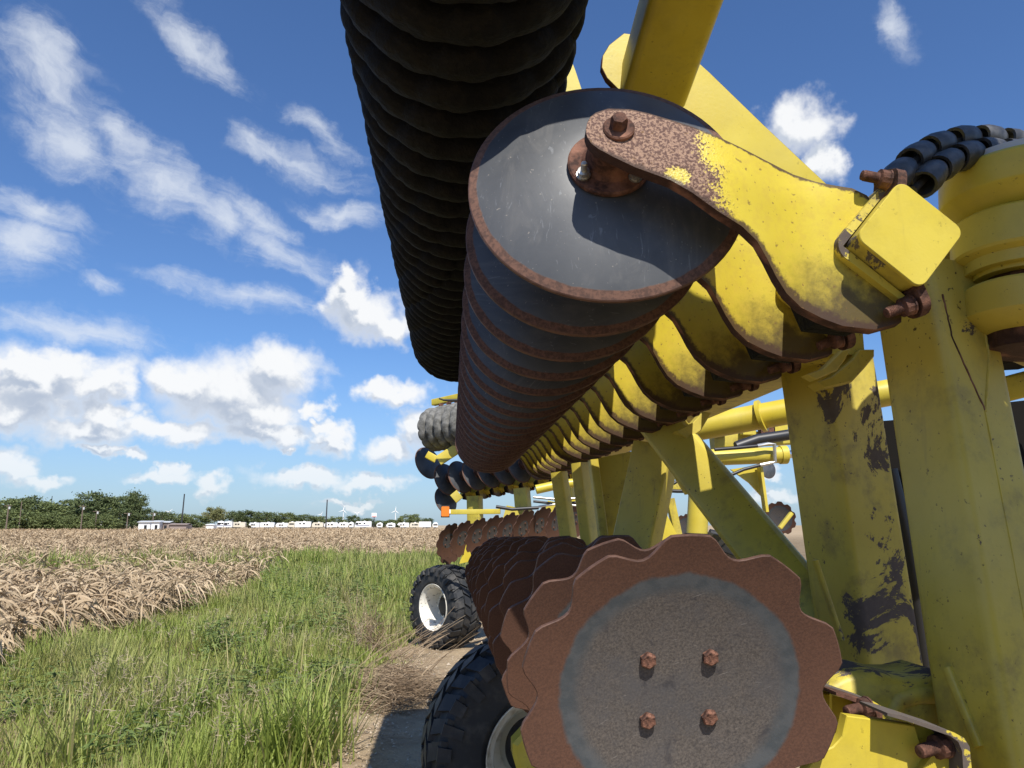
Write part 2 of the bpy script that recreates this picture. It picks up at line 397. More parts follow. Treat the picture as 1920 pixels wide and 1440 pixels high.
# ------------------------------------------------------------------ mesh builder
class MB:
    def __init__(self):
        self.v, self.f, self.m = [], [], []
    def add(self, vs, fs, mi=0):
        k = len(self.v)
        self.v += [tuple(p) for p in vs]
        self.f += [tuple(i + k for i in q) for q in fs]
        self.m += [mi] * len(fs)
        return self
    def rings(self, rings, closed=True, cap0=True, cap1=True, mi=0):
        n = len(rings[0])
        vs = [p for r in rings for p in r]
        fs = []
        for i in range(len(rings) - 1):
            for j in range(n if closed else n - 1):
                a, b2 = i * n + j, i * n + (j + 1) % n
                fs.append((a, b2, b2 + n, a + n))
        if cap0:
            fs.append(tuple(range(n - 1, -1, -1)))
        if cap1:
            k = (len(rings) - 1) * n
            fs.append(tuple(range(k, k + n)))
        return self.add(vs, fs, mi)
    def beam(self, p0, p1, w, h, side, bev=0.012, w1=None, h1=None, mi=0, seg=3):
        p0, p1, side = Vector(p0), Vector(p1), Vector(side)
        ax = (p1 - p0).normalized()
        s = (side - ax * side.dot(ax)).normalized()
        t = ax.cross(s)
        def prof(w_, h_):
            r = []
            b_ = min(bev, w_ * .49, h_ * .49)
            for cxs, cys, a0 in ((1, 1, 0), (-1, 1, 90), (-1, -1, 180), (1, -1, 270)):
                for q in range(seg + 1):
                    a = math.radians(a0 + 90 * q / seg)
                    r.append(((w_ / 2 - b_) * cxs + b_ * math.cos(a), (h_ / 2 - b_) * cys + b_ * math.sin(a)))
            return r
        R0 = [p0 + s * x + t * y for x, y in prof(w, h)]
        R1 = [p1 + s * x + t * y for x, y in prof(w1 or w, h1 or h)]
        return self.rings([R0, R1], mi=mi)
    def tube(self, pts, r, n=10, mi=0, r1=None):
        pts = [Vector(p) for p in pts]
        rings = []
        nrm = None
        for i, p in enumerate(pts):
            d = (pts[min(i + 1, len(pts) - 1)] - pts[max(i - 1, 0)]).normalized()
            if nrm is None:
                nrm = d.orthogonal().normalized()
            else:
                nrm = (nrm - d * nrm.dot(d)).normalized()
            bn = d.cross(nrm)
            rr = r if r1 is None else r + (r1 - r) * i / (len(pts) - 1)
            rings.append([p + (nrm * math.cos(2 * PI * k / n) + bn * math.sin(2 * PI * k / n)) * rr for k in range(n)])
        return self.rings(rings, mi=mi)
    def lathe(self, prof, o, ax, n=32, mi=0, cap0=True, cap1=True):
        o, ax = Vector(o), Vector(ax).normalized()
        s = ax.orthogonal().normalized()
        t = ax.cross(s)
        rings = [[o + ax * h + (s * math.cos(2 * PI * k / n) + t * math.sin(2 * PI * k / n)) * r for k in range(n)] for r, h in prof]
        return self.rings(rings, cap0=cap0, cap1=cap1, mi=mi)
    def prism(self, front, vec, bev=0.0, mi=0, mi_side=None):
        front = [Vector(p) for p in front]
        vec = Vector(vec)
        n = len(front)
        ctr = sum(front, Vector()) / n
        rings = []
        if bev > 0:
            nn = vec.normalized()
            ins = []
            for i in range(n):
                d0 = (front[i] - front[i - 1]).normalized()
                d1 = (front[(i + 1) % n] - front[i]).normalized()
                d = (d1 - d0)
                side = nn.cross((d0 + d1).normalized())
                if side.dot(ctr - front[i]) < 0:
                    side = -side
                ins.append(front[i] + side * bev)
            rings = [ins, [p + nn * bev for p in front], [p + vec for p in front]]
        else:
            rings = [front, [p + vec for p in front]]
        k = len(rings[0])
        vs = [p for r in rings for p in r]
        self.add(vs, [tuple(range(k - 1, -1, -1)), tuple(range(len(vs) - k, len(vs)))], mi)
        base = len(self.v) - len(vs)
        fs = []
        for i in range(len(rings) - 1):
            for j in range(k):
                a, b2 = base + i * k + j, base + i * k + (j + 1) % k
                fs.append((a, b2, b2 + k, a + k))
        self.f += fs
        self.m += [mi if mi_side is None else mi_side] * len(fs)
        return self
    def box(self, c, s, M=None, mi=0):
        c = Vector(c)
        vs = []
        for x in (-.5, .5):
            for y in (-.5, .5):
                for z in (-.5, .5):
                    p = Vector((x * s[0], y * s[1], z * s[2]))
                    if M is not None:
                        p = M @ p
                    vs.append(c + p)
        return self.add(vs, [(0, 1, 3, 2), (4, 6, 7, 5), (0, 4, 5, 1), (2, 3, 7, 6), (0, 2, 6, 4), (1, 5, 7, 3)], mi)
    def mesh(self, name, mats, ang=35):
        me = bpy.data.meshes.new(name)
        me.from_pydata(self.v, [], self.f)
        for mt in (mats if isinstance(mats, (list, tuple)) else [mats]):
            me.materials.append(MATS[mt])
        me.polygons.foreach_set('material_index', self.m)
        import bmesh
        bm = bmesh.new(); bm.from_mesh(me)
        bmesh.ops.recalc_face_normals(bm, faces=bm.faces)
        bm.to_mesh(me); bm.free()
        if ang:
            me.shade_smooth()
            me.set_sharp_from_angle(angle=math.radians(ang))
        me.update()
        return me
def np_mesh(name, V, F, mat, smooth=False):
    """quads or tris from numpy arrays"""
    me = bpy.data.meshes.new(name)
    k = F.shape[1]
    me.vertices.add(len(V)); me.vertices.foreach_set('co', V.astype(np.float32).ravel())
    me.loops.add(F.size); me.loops.foreach_set('vertex_index', F.astype(np.int32).ravel())
    me.polygons.add(len(F)); me.polygons.foreach_set('loop_start', np.arange(len(F), dtype=np.int32) * k)
    me.materials.append(MATS[mat])
    if smooth:
        me.polygons.foreach_set('use_smooth', np.ones(len(F), dtype=bool))
    me.update(calc_edges=True)
    return me

def link(name, data, parent=None, loc=(0, 0, 0), rot=None, scale=None):
    o = bpy.data.objects.new(name, data)
    COL.objects.link(o)
    o.parent = parent
    if rot is not None:
        o.rotation_mode = 'QUATERNION'
        o.rotation_quaternion = rot
    o.location = loc
    if scale is not None:
        o.scale = scale if hasattr(scale, '__len__') else (scale,) * 3
    return o
def tag(o, label=None, cat=None, group=None, kind=None):
    if label: o['label'] = label
    if cat: o['category'] = cat
    if group: o['group'] = group
    if kind: o['kind'] = kind
    return o
def frame_quat(n, up=(0, 0, 1)):
    """rotation whose local z is n"""
    n = Vector(n).normalized()
    x = Vector(up).cross(n)
    if x.length < 1e-4:
        x = Vector((1, 0, 0))
    x.normalize()
    y = n.cross(x)
    return Matrix(((x.x, y.x, n.x), (x.y, y.y, n.y), (x.z, y.z, n.z))).to_quaternion()
# ------------------------------------------------------------------ ground, track
m, N, b = pbr('soil', 0.95, 0.0, 0.2)
o = objc(N)
c = N.mix(N.ramp(N.noise(o, 1.3, 6), 0.35, 0.65), (0.16, 0.115, 0.07), (0.25, 0.19, 0.115))
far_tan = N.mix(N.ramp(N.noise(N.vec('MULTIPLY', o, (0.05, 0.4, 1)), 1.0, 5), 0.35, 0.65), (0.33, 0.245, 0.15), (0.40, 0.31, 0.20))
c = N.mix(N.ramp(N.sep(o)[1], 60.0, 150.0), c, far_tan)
setc(N, b, c)
bump(N, b, N.noise(o, 30.0, 6), 0.6, 0.03)
m, N, b = pbr('sand', 0.95, 0.0, 0.2)
o = objc(N)
c = N.mix(N.ramp(N.noise(o, 3.0, 6, 0.6), 0.35, 0.68), (0.40, 0.305, 0.190), (0.30, 0.22, 0.135))
c = N.mix(N.ramp(N.noise(o, 45.0, 5, 0.7), 0.50, 0.70, 0.0, 0.7), c, (0.24, 0.18, 0.12))
c = N.mix(N.ramp(N.noise(o, 150.0, 3, 0.6), 0.60, 0.68, 0.0, 0.5), c, (0.60, 0.52, 0.40))
setc(N, b, c)
bump(N, b, N.math('ADD', N.noise(o, 60.0, 6, 0.7), N.math('MULTIPLY', N.noise(o, 7.0, 4), 2.0)), 0.7, 0.03)
gb = MB()
gb.add([(-14000, -60, 0), (14000, -60, 0), (14000, 14000, 0), (-14000, 14000, 0)], [(0, 1, 2, 3)])
tag(link('ground', gb.mesh('ground', 'soil', 0)), kind='structure')
def verge_x(Y):
    Y = np.asarray(Y, float)
    base = np.interp(Y, [-10, 3, 5.6, 6.8, 8, 10.7, 13, 16], [-1.0, -0.95, -0.86, -0.80, -0.68, -0.42, 0.1, 1.4])
    return base + 0.07 * np.sin(Y * 2.3) + 0.05 * np.sin(Y * 5.9 + 1)
# sand sheet, a grid with gentle ruts
ys = np.linspace(-12, 17, 120)
V = []
nx = 60
for y in ys:
    x0 = float(verge_x(y)) - 0.25
    for i in range(nx):
        t = i / (nx - 1)
        x = x0 + (9 - x0) * t ** 1.6
        z = 0.012 + 0.018 * math.sin(x * 3.1 + 0.4 * y) * math.sin(y * 1.7 + x) + 0.012 * math.sin(x * 9.0 + y * 3)
        z = max(0.006, z) if 0 < i else 0.004
        V.append((x, y, z))
F = []
for j in range(len(ys) - 1):
    for i in range(nx - 1):
        a = j * nx + i
        F.append((a, a + 1, a + 1 + nx, a + nx))
tag(link('sandy_track', np_mesh('sandy_track', np.array(V), np.array(F), 'sand', True)), kind='structure')

# ------------------------------------------------------------------ strips (grass blades, corn leaves)
def strips(P, az, L, rise, droop, w, tw=0.0, seg=3, tip=0.15, twist=0.0):
    """P (n,3) roots; leaf runs out along az for L, climbs rise and droops; w width"""
    n = len(P)
    T = np.linspace(0, 1, seg + 1)
    ca, sa = np.cos(az), np.sin(az)
    V = np.zeros((n, seg + 1, 2, 3))
    for k, t in enumerate(T):
        out_ = L * t
        z = rise * t - droop * t * t
        cx = P[:, 0] + ca * out_
        cy = P[:, 1] + sa * out_
        cz = P[:, 2] + z
        wd = w * (1 - (1 - tip) * t ** 2.2) * 0.5
        th = tw + twist * t
        # width direction: horizontal perpendicular, rolled by th
        dx, dy, dz = -sa * np.cos(th), ca * np.cos(th), np.sin(th)
        for s_, q in ((-1, 0), (1, 1)):
            V[:, k, q, 0] = cx + s_ * wd * dx
            V[:, k, q, 1] = cy + s_ * wd * dy
            V[:, k, q, 2] = cz + s_ * wd * dz
    base = np.arange(n)[:, None] * (2 * (seg + 1))
    F = []
    for k in range(seg):
        F.append(np.concatenate([base + 2 * k, base + 2 * k + 1, base + 2 * k + 3, base + 2 * k + 2], 1))
    return V.reshape(-1, 3), np.concatenate(F, 0)
class Cloud:
    def __init__(self): self.V, self.F, self.n = [], [], 0
    def add(self, V, F):
        self.V.append(V); self.F.append(F + self.n); self.n += len(V)
    def mesh(self, name, mat):
        return np_mesh(name, np.concatenate(self.V), np.concatenate(self.F), mat)
def leafmat(name, c1, c2, c3, rough=0.6, trans=0.25, scale=1.2, dry=0.0):
    m, N, b = pbr(name, rough, 0.0, 0.25)
    g = N.n('ShaderNodeNewGeometry')
    o = objc(N)
    rnd = g.outputs['Random Per Island']
    c = N.mix(rnd, c1, c2)
    c = N.mix(N.ramp(N.noise(o, scale, 4), 0.42, 0.66, 0.0, 0.8), c, c3)
    c = N.mix(N.math('MULTIPLY', N.ramp(rnd, 0.84, 0.90), dry), c, (0.46, 0.38, 0.19))
    setc(N, b, c)
    if trans:
        t = N.n('ShaderNodeBsdfTranslucent')
        N.t.links.new(c, t.inputs[0])
        mx = N.n('ShaderNodeMixShader')
        mx.inputs[0].default_value = trans
        N.t.links.new(b.outputs[0], mx.inputs[1])
        N.t.links.new(t.outputs[0], mx.inputs[2])
        N.t.links.new(mx.outputs[0], N.t.nodes['Material Output'].inputs[0])
    return m
leafmat('grass', (0.19, 0.255, 0.046), (0.42, 0.48, 0.12), (0.38, 0.36, 0.14), 0.5, 0.42, 0.8, 0.75)
leafmat('corn', (0.325, 0.238, 0.142), (0.60, 0.475, 0.315), (0.41, 0.30, 0.185), 0.75, 0.15, 0.6)
leafmat('seedhead', (0.26, 0.21, 0.14), (0.40, 0.34, 0.22), (0.30, 0.25, 0.16), 0.8, 0.1, 2.0)
leafmat('twig', (0.20, 0.14, 0.085), (0.38, 0.29, 0.19), (0.17, 0.115, 0.07), 0.85, 0.0, 2.0)
U = rng.uniform
def corn_right(Y):
    return np.interp(Y, [8, 12, 16, 24, 32, 35.5, 37.5, 40, 400], [-5.0, -5.0, -4.95, -5.8, -7.2, -7.0, -1.5, 40, 400])
GAPS = [(gnd(70, 1100), 5.5, 3.5), (gnd(190, 1078), 5.0, 6.0)]
def in_gap(x, y):
    q = np.zeros(len(x), bool)
    for g, rx_, ry_ in GAPS:
        q |= ((x - g.x) / rx_) ** 2 + ((y - g.y) / ry_) ** 2 < 1
    return q

# grass
gr = Cloud()
def grass_zone(y0, y1, dens, hmin, hmax, w, seg, xl=None, xr=None):
    left = -0.64 * y1 - 0.8 if xl is None else xl
    right = 9.0 if xr is None else xr
    n = int((right - left) * (y1 - y0) * dens)
    x = U(left, right, n); y = U(y0, y1, n)
    keep = (x < verge_x(y) + 0.10 * rng.normal(size=n)) & (x > -0.64 * y - 0.8)
    keep &= ~((x < corn_right(y) - 0.1) & ~in_gap(x, y) & (U(0, 1, n) > 0.22))
    keep &= (y < 38.5)
    x, y = x[keep], y[keep]
    n = len(x)
    tuft = 0.5 + 0.5 * np.sin(x * 3.1 + 2 * np.sin(y * 1.3)) * np.sin(y * 2.7 + 1.7 * np.sin(x * 1.9))
    pat = np.sin(x * 1.1 + 1.4 * np.sin(y * 0.7)) * np.sin(y * 0.9 + 1.2 * np.sin(x * 0.8 + 2)) + 0.5 * np.sin(x * 2.3 + y * 1.9)
    h = U(hmin, hmax, n) ** 1.25 / hmax ** 0.25 * (0.62 + 0.55 * tuft) * np.clip(0.85 + 0.45 * pat, 0.35, 1.35)
    nearedge = np.clip((verge_x(y) - x) / 0.6, 0.25, 1)
    h *= nearedge
    a = U(0, 2 * PI, n)
    lean = U(0.12, 0.75, n) * h
    P = np.stack([x, y, np.full(n, -0.01)], 1)
    gr.add(*strips(P, a, lean, h * 1.25, h * U(0.1, 0.55, n), w * U(0.7, 1.3, n), 0.0, seg))
grass_zone(3.6, 6.5, 2000, 0.12, 0.34, 0.0080, 4)
grass_zone(6.5, 10, 1400, 0.14, 0.36, 0.0095, 3)
grass_zone(10, 16, 620, 0.18, 0.42, 0.013, 3)
grass_zone(16, 26, 280, 0.26, 0.54, 0.021, 2)
grass_zone(26, 39, 150, 0.38, 0.72, 0.034, 2)
# coarse clumps
for px, py, k, hh, sp in ((555, 1438, 260, 0.62, 0.24), (600, 1405, 160, 0.50, 0.20), (470, 1440, 130, 0.5, 0.22), (120, 1440, 120, 0.55, 0.25), (640, 1330, 120, 0.4, 0.2),
                          (330, 1350, 110, 0.5, 0.25), (480, 1280, 120, 0.5, 0.3), (520, 1200, 130, 0.55, 0.3), (600, 1130, 200, 0.7, 0.5), (640, 1110, 200, 0.75, 0.6), (720, 1090, 200, 0.75, 0.7), (230, 1300, 100, 0.5, 0.3)):
    g = gnd(px, py)
    x = g.x + rng.normal(0, sp, k) * 0.6; y = g.y + rng.normal(0, sp, k) * 0.6
    h = U(0.55, 1.1, k) * hh
    gr.add(*strips(np.stack([x, y, np.zeros(k)], 1), U(0, 2 * PI, k), h * U(0.2, 0.75, k), h * 1.35, h * U(0.25, 0.75, k), np.full(k, 0.009 + 0.0006 * g.y), 0.0, 5))
# a few long arching blades
for px, py, dx, h in ((448, 1340, -0.35, 0.75), (455, 1350, 0.18, 0.95), (60, 1440, -0.2, 0.6), (590, 1440, 0.3, 0.8), (300, 1440, 0.2, 0.5), (640, 1420, 0.3, 0.45)):
    g = gnd(px, py)
    k = 3
    gr.add(*strips(np.array([[g.x, g.y, 0]] * k) + rng.normal(0, 0.03, (k, 3)) * [1, 1, 0], np.where(np.full(k, dx) > 0, 0.0, PI) + rng.normal(0, 0.3, k), np.full(k, abs(dx)), h * U(0.9, 1.1, k), np.full(k, h * 0.15), np.full(k, 0.012), 0.0, 6))
tag(link('grass', gr.mesh('grass', 'grass')), 'tall green grass growing along the verge', 'grass', kind='stuff')

# leafy weeds in the verge
leafmat('weed_leaf', (0.10, 0.155, 0.045), (0.22, 0.28, 0.09), (0.16, 0.20, 0.06), 0.55, 0.3, 0.8)
wd_ = Cloud()
for px, py, k, sp, hh in ((600, 1110, 36, 1.6, 0.75), (540, 1150, 22, 1.0, 0.6), (660, 1130, 22, 0.9, 0.6), (480, 1230, 16, 0.6, 0.45), (620, 1200, 16, 0.6, 0.5), (400, 1330, 14, 0.5, 0.32), (560, 1330, 14, 0.4, 0.34), (150, 1300, 14, 0.6, 0.35), (640, 1290, 12, 0.3, 0.3), (260, 1420, 10, 0.3, 0.28), (520, 1420, 10, 0.3, 0.3)):
    g = gnd(px, py)
    for i in range(k):
        x, y = g.x + random.gauss(0, sp * 0.6), g.y + random.gauss(0, sp)
        if x > verge_x(y) - 0.05 or x < corn_right(y): continue
        h = hh * random.uniform(0.6, 1.1)
        nl_ = 34
        t = U(0.2, 1.0, nl_)
        a_ = U(0, 2 * PI, nl_)
        br = h * 0.28 * (1.15 - t)
        P = np.stack([x + np.cos(a_) * br * 0.6, y + np.sin(a_) * br * 0.6, h * t], 1)
        wd_.add(*strips(P, a_ + rng.normal(0, 0.4, nl_), U(0.04, 0.11, nl_), U(-0.01, 0.05, nl_), U(0.01, 0.05, nl_), U(0.014, 0.032, nl_) * (0.8 + 0.02 * y), U(-0.7, 0.7, nl_), 2, 0.2))
        wd_.add(*strips(np.array([[x, y, 0.0]] * 2), np.array([0.3, 2.0]), np.array([0.03, 0.03]), np.array([h, h]), np.zeros(2), np.full(2, 0.008), np.array([0.0, 1.57]), 2, 0.6))
tag(link('leafy_weeds', wd_.mesh('leafy_weeds', 'weed_leaf')), 'leafy green weeds scattered through the grass verge', 'weeds', kind='stuff')

# seed heads above the grass
sh = Cloud()
for px, py, k, hh in ((215, 1400, 70, 0.50), (290, 1420, 70, 0.50), (380, 1440, 60, 0.48), (90, 1400, 40, 0.45), (540, 1330, 50, 0.45), (160, 1330, 45, 0.5), (470, 1250, 60, 0.55), (300, 1240, 50, 0.5),
                      (590, 1250, 60, 0.5), (650, 1240, 40, 0.5), (380, 1220, 50, 0.5), (560, 1120, 60, 0.7), (610, 1180, 60, 0.6)):
    g = gnd(px, py)
    for i in range(k // 2):
        x, y = g.x + random.gauss(0, 0.28), g.y + random.gauss(0, 0.35)
        if x > verge_x(y) - 0.1: continue
        h = hh * random.uniform(0.7, 1.15)
        a = random.gauss(0.25, 0.5)
        lx, ly = math.cos(a) * h * 0.35, math.sin(a) * h * 0.2
        sh.add(*strips(np.array([[x, y, 0.0]]), np.array([math.atan2(ly, lx)]), np.array([math.hypot(lx, ly)]), np.array([h]), np.array([0.02]), np.array([0.004]), 0.0, 3, 0.6))
        ns = 9
        t = U(0.68, 1.0, ns)
        P = np.stack([x + lx * t, y + ly * t, h * t - 0.02 * t * t], 1)
        sh.add(*strips(P, U(0, 2 * PI, ns), U(0.015, 0.05, ns), U(-0.01, 0.045, ns), np.zeros(ns), np.full(ns, 0.006), U(0, 3, ns), 1, 0.6))
tag(link('grass_seed_heads', sh.mesh('grass_seed_heads', 'seedhead')), 'brownish purple grass seed heads above the green verge', 'seed heads', kind='stuff')

# dead corn
cn = Cloud()
def corn_zone(y0, y1, row, step, leaves, seg, scale, xr_cap=None):
    xs_all, ys_all = [], []
    for y in np.arange(y0, y1, step):
        xl, xr = -0.66 * y - 1.0, float(corn_right(y))
        if xr_cap is not None: xr = min(xr, xr_cap * y)
        k0, k1 = math.ceil((xl + 5.3) / row), math.floor((xr + 5.3) / row)
        if k1 < k0: continue
        kk = np.arange(k0, k1 + 1)
        xs_all.append(kk * row - 5.3 + rng.normal(0, row * 0.16, len(kk)))
        ys_all.append(y + rng.normal(0, step * 0.35, len(kk)))
    x, y = np.concatenate(xs_all), np.concatenate(ys_all)
    ok = ~in_gap(x, y) | (U(0, 1, len(x)) < 0.3)
    x, y = x[ok], y[ok]
    n = len(x)
    # lodged stalks, mostly leaning to the right and away
    la = rng.normal(0.35, 0.75, n)
    H = U(0.34, 0.80, n) * np.where(U(0, 1, n) < 0.06, 1.35, 1)
    out_ = U(0.25, 1.0, n) * H
    P = np.stack([x, y, np.zeros(n)], 1)
    cn.add(*strips(P, la, out_, H * 1.2, H * 0.3, np.full(n, 0.022 * scale), 0.0, 3, 0.6))
    cn.add(*strips(P, la, out_, H * 1.2, H * 0.3, np.full(n, 0.022 * scale), 1.57, 3, 0.6))
    for k in range(leaves):
        t = U(0.25, 1.0, n)
        Q = np.stack([x + np.cos(la) * out_ * t, y + np.sin(la) * out_ * t, H * 1.2 * t - 0.3 * H * t * t], 1)
        L = U(0.18, 0.55, n)
        rise = U(-0.15, 0.30, n)
        cn.add(*strips(Q, U(0, 2 * PI, n), L, rise, rise * 0.5 + U(0.15, 0.6, n) * np.minimum(1, Q[:, 2] / 0.5), U(0.03, 0.065, n) * scale, U(-1.2, 1.2, n), seg, 0.12, U(-2.5, 2.5, n)))
corn_zone(8.6, 22, 0.70, 0.12, 26, 5, 0.62)
corn_zone(22, 38, 0.76, 0.18, 13, 4, 0.78)
corn_zone(38, 64, 0.76, 0.36, 6, 3, 1.15, 0.32)
corn_zone(64, 120, 1.1, 0.85, 4, 2, 2.1, 0.32)
corn_zone(120, 300, 2.6, 2.6, 3, 1, 5.0, 0.32)
tag(link('dead_corn', cn.mesh('dead_corn', 'corn')), 'dry broken tan corn stalks covering the field', 'corn', kind='stuff')

# dry bush of thin twigs by the track
def twig_bush(name, ctr, rx, ry, rz, count, L0, label, wd=0.005, up=0.15):
    tc = Cloud()
    c0 = Vector(ctr)
    n = count
    th, ph = U(0, 2 * PI, n), np.arccos(U(0.0, 1.0, n))
    r = U(0.2, 1.0, n) ** 0.6
    P = np.stack([rx * r * np.sin(ph) * np.cos(th), ry * r * np.sin(ph) * np.sin(th), rz * r * np.cos(ph)], 1) * 0.9
    P[:, 2] = np.maximum(P[:, 2], 0.005)
    a = U(0, 2 * PI, n)
    L = U(0.3, 1.0, n) * L0
    tc.add(*strips(P, a, L, U(-0.1, 0.3, n) * L0 + up * L, U(0, 0.35, n) * L0, np.full(n, wd), U(0, 3, n), 4, 0.5))
    return tc, c0
tc, c0 = twig_bush('b', gnd(735, 1310), 0.55, 0.85, 0.30, 4200, 0.24, '')
# a few long bare stems reaching up and to the right
for i in range(46):
    a = random.gauss(0.2, 0.5); L = random.uniform(0.5, 1.1)
    tc.add(*strips(np.array([[random.gauss(-0.1, 0.35), random.gauss(0.3, 0.5), 0.1]]), np.array([a]), np.array([L * 0.7]), np.array([L * 0.75]), np.array([L * random.uniform(0.05, 0.4)]), np.array([0.008]), random.uniform(0, 3), 6, 0.5))
bush = link('dry_bush', tc.mesh('dry_bush', 'twig'), None, c0)
tag(bush, 'low tangle of dead brown twigs between grass and sandy track', 'dry bush')
tc, c0 = twig_bush('b', gnd(690, 1225), 0.35, 0.5, 0.5, 260, 0.35, '', 0.006, 0.6)
for i in range(40):
    a = random.uniform(0, 2 * PI); L = random.uniform(0.5, 1.0)
    tc.add(*strips(np.array([[random.gauss(0, 0.2), random.gauss(0, 0.2), 0.0]]), np.array([a]), np.array([L * 0.35]), np.array([L]), np.array([L * 0.1]), np.array([0.008]), random.uniform(0, 3), 5, 0.4))
tag(link('dead_weed', tc.mesh('dead_weed', 'twig'), None, c0), 'upright spindly dead weed standing in the green grass', 'weed')
# pale bare weed in front of the far wheel
tc = Cloud()
for i in range(26):
    a = random.gauss(0.15, 0.35); L = random.uniform(0.5, 1.05)
    x, y = random.gauss(-0.1, 0.12), random.gauss(0, 0.15)
    hz_ = random.uniform(0.25, 0.8)
    tc.add(*strips(np.array([[x, y, 0.0]]), np.array([a]), np.array([L * 0.75]), np.array([hz_]), np.array([hz_ * random.uniform(0.1, 0.5)]), np.array([0.007]), random.uniform(0, 3), 6, 0.6))
tag(link('bare_weed', tc.mesh('bare_weed', 'twig'), None, gnd(745, 1240)), 'pale bare weed stems bending across the far wheel', 'weed')

# stones and straw litter on the track
st_ = Cloud()
n = 2600
y = U(4.2, 13.0, n); x = verge_x(y) + np.abs(rng.normal(0, 0.55, n)) - 0.12
s_ = U(0.004, 0.016, n) * np.where(U(0, 1, n) < 0.05, 2.2, 1.0)
base_ = np.array([(1, 0, 0), (-0.5, 0.86, 0), (-0.5, -0.86, 0), (0.1, 0.0, 0.8)])
V = np.stack([x, y, np.full(n, 0.022)], 1)[:, None, :] + base_[None] * s_[:, None, None] * U(0.6, 1.3, (n, 4, 1))
F = np.array([(0, 1, 3, 3), (1, 2, 3, 3), (2, 0, 3, 3)])
F3 = np.concatenate([np.arange(n)[:, None] * 4 + np.array(f[:3]) for f in ((0, 1, 3), (1, 2, 3), (2, 0, 3))], 0)
m, N, b = pbr('stone', 0.95, 0.0, 0.2)
setc(N, b, N.mix(N.n('ShaderNodeNewGeometry').outputs['Random Per Island'], (0.22, 0.165, 0.11), (0.52, 0.43, 0.32)))
tag(link('track_gravel', np_mesh('track_gravel', V.reshape(-1, 3), F3, 'stone')), 'small stones and clods lying on the sandy track', 'gravel', kind='stuff')
n = 900
y = U(4.2, 12.0, n); x = verge_x(y) + np.abs(rng.normal(0, 0.35, n)) - 0.1
st_.add(*strips(np.stack([x, y, np.full(n, 0.028)], 1), U(0, 2 * PI, n), U(0.03, 0.14, n), U(0, 0.02, n), U(0, 0.02, n), np.full(n, 0.006), 0.0, 2, 0.7))
tag(link('straw_litter', st_.mesh('straw_litter', 'corn')), 'dry straw litter along the edge of the sandy track', 'straw', kind='stuff')
# ------------------------------------------------------------------ trees
leafmat('leaf_dark', (0.070, 0.095, 0.040), (0.155, 0.190, 0.075), (0.105, 0.135, 0.058), 0.6, 0.25, 0.12)
leafmat('leaf_mid', (0.100, 0.130, 0.050), (0.210, 0.245, 0.090), (0.145, 0.170, 0.068), 0.6, 0.2, 0.25)
leafmat('leaf_pale', (0.14, 0.155, 0.055), (0.24, 0.24, 0.11), (0.19, 0.19, 0.085), 0.6, 0.2, 0.25)
m, N, b = pbr('bark', 0.9)
setc(N, b, N.mix(N.noise(objc(N), 3.0, 4), (0.10, 0.075, 0.055), (0.19, 0.15, 0.115)))
def crown_mesh(name, mat, shape, n_cl=95, per=58, leaf=0.068):
    """unit tree (height 1): clumps of leaf quads"""
    VV = []
    for i in range(n_cl):
        for _ in range(30):
            p = np.array([random.uniform(-1, 1), random.uniform(-1, 1), random.uniform(0, 1)])
            z = p[2]
            if shape == 'round':   r = math.sqrt(max(0, 1 - ((z - 0.52) / 0.5) ** 2))
            elif shape == 'pine':  r = 0.0 if z < 0.42 else math.sqrt(max(0, 1 - ((z - 0.70) / 0.30) ** 2)) * (0.75 + 0.25 * math.sin(z * 40))
            elif shape == 'open':  r = 0.0 if z < 0.35 else math.sqrt(max(0, 1 - ((z - 0.68) / 0.33) ** 2))
            else:                  r = math.sqrt(max(0, 1 - (z / 1.0) ** 2))
            if r > 0 and math.hypot(p[0], p[1]) < r: break
        c = np.array([p[0] * 0.5, p[1] * 0.5, p[2] * 0.97])
        s = random.uniform(0.04, 0.085)
        k = per
        pts = c + rng.normal(0, 1, (k, 3)) * [s, s, s * 0.6]
        a, b2 = rng.normal(0, 1, (k, 3)), rng.normal(0, 1, (k, 3))
        a /= np.linalg.norm(a, axis=1)[:, None]
        b2 -= a * (a * b2).sum(1)[:, None]
        b2 /= np.linalg.norm(b2, axis=1)[:, None]
        q = leaf * U(0.5, 1.1, (k, 1)) * 0.5
        VV.append(np.stack([pts - a * q, pts - b2 * q * 0.6, pts + a * q, pts + b2 * q * 0.6], 1))
    V = np.concatenate(VV).reshape(-1, 3)
    V[:, 2] = np.maximum(V[:, 2], 0.02)
    return np_mesh(name, V, np.arange(len(V)).reshape(-1, 4), mat)
def trunk_mesh(name, top=0.8, spread=0.25, r=0.022):
    b_ = MB()
    pts = [Vector((0, 0, 0)), Vector((0.01, 0.0, 0.25)), Vector((-0.01, 0.01, 0.5)), Vector((0.0, 0, top))]
    b_.tube(pts, r, 7, 0, r * 0.25)
    for i in range(6):
        a = i * 2.4; z = 0.3 + 0.07 * i
        b_.tube([Vector((0, 0, z)), Vector((math.cos(a) * spread * 0.5, math.sin(a) * spread * 0.5, z + 0.1)), Vector((math.cos(a) * spread, math.sin(a) * spread, z + 0.17))], r * 0.45, 5, 0, r * 0.12)
    return b_.mesh(name, 'bark')
CR = {}
for shp, mt, k in (('round', 'leaf_dark', 3), ('round', 'leaf_mid', 3), ('pine', 'leaf_dark', 1), ('open', 'leaf_pale', 1), ('shrub', 'leaf_mid', 2), ('open', 'leaf_mid', 1)):
    for i in range(k):
        CR[(shp, mt, i)] = crown_mesh('crown', mt, shp)
TR = trunk_mesh('trunk')
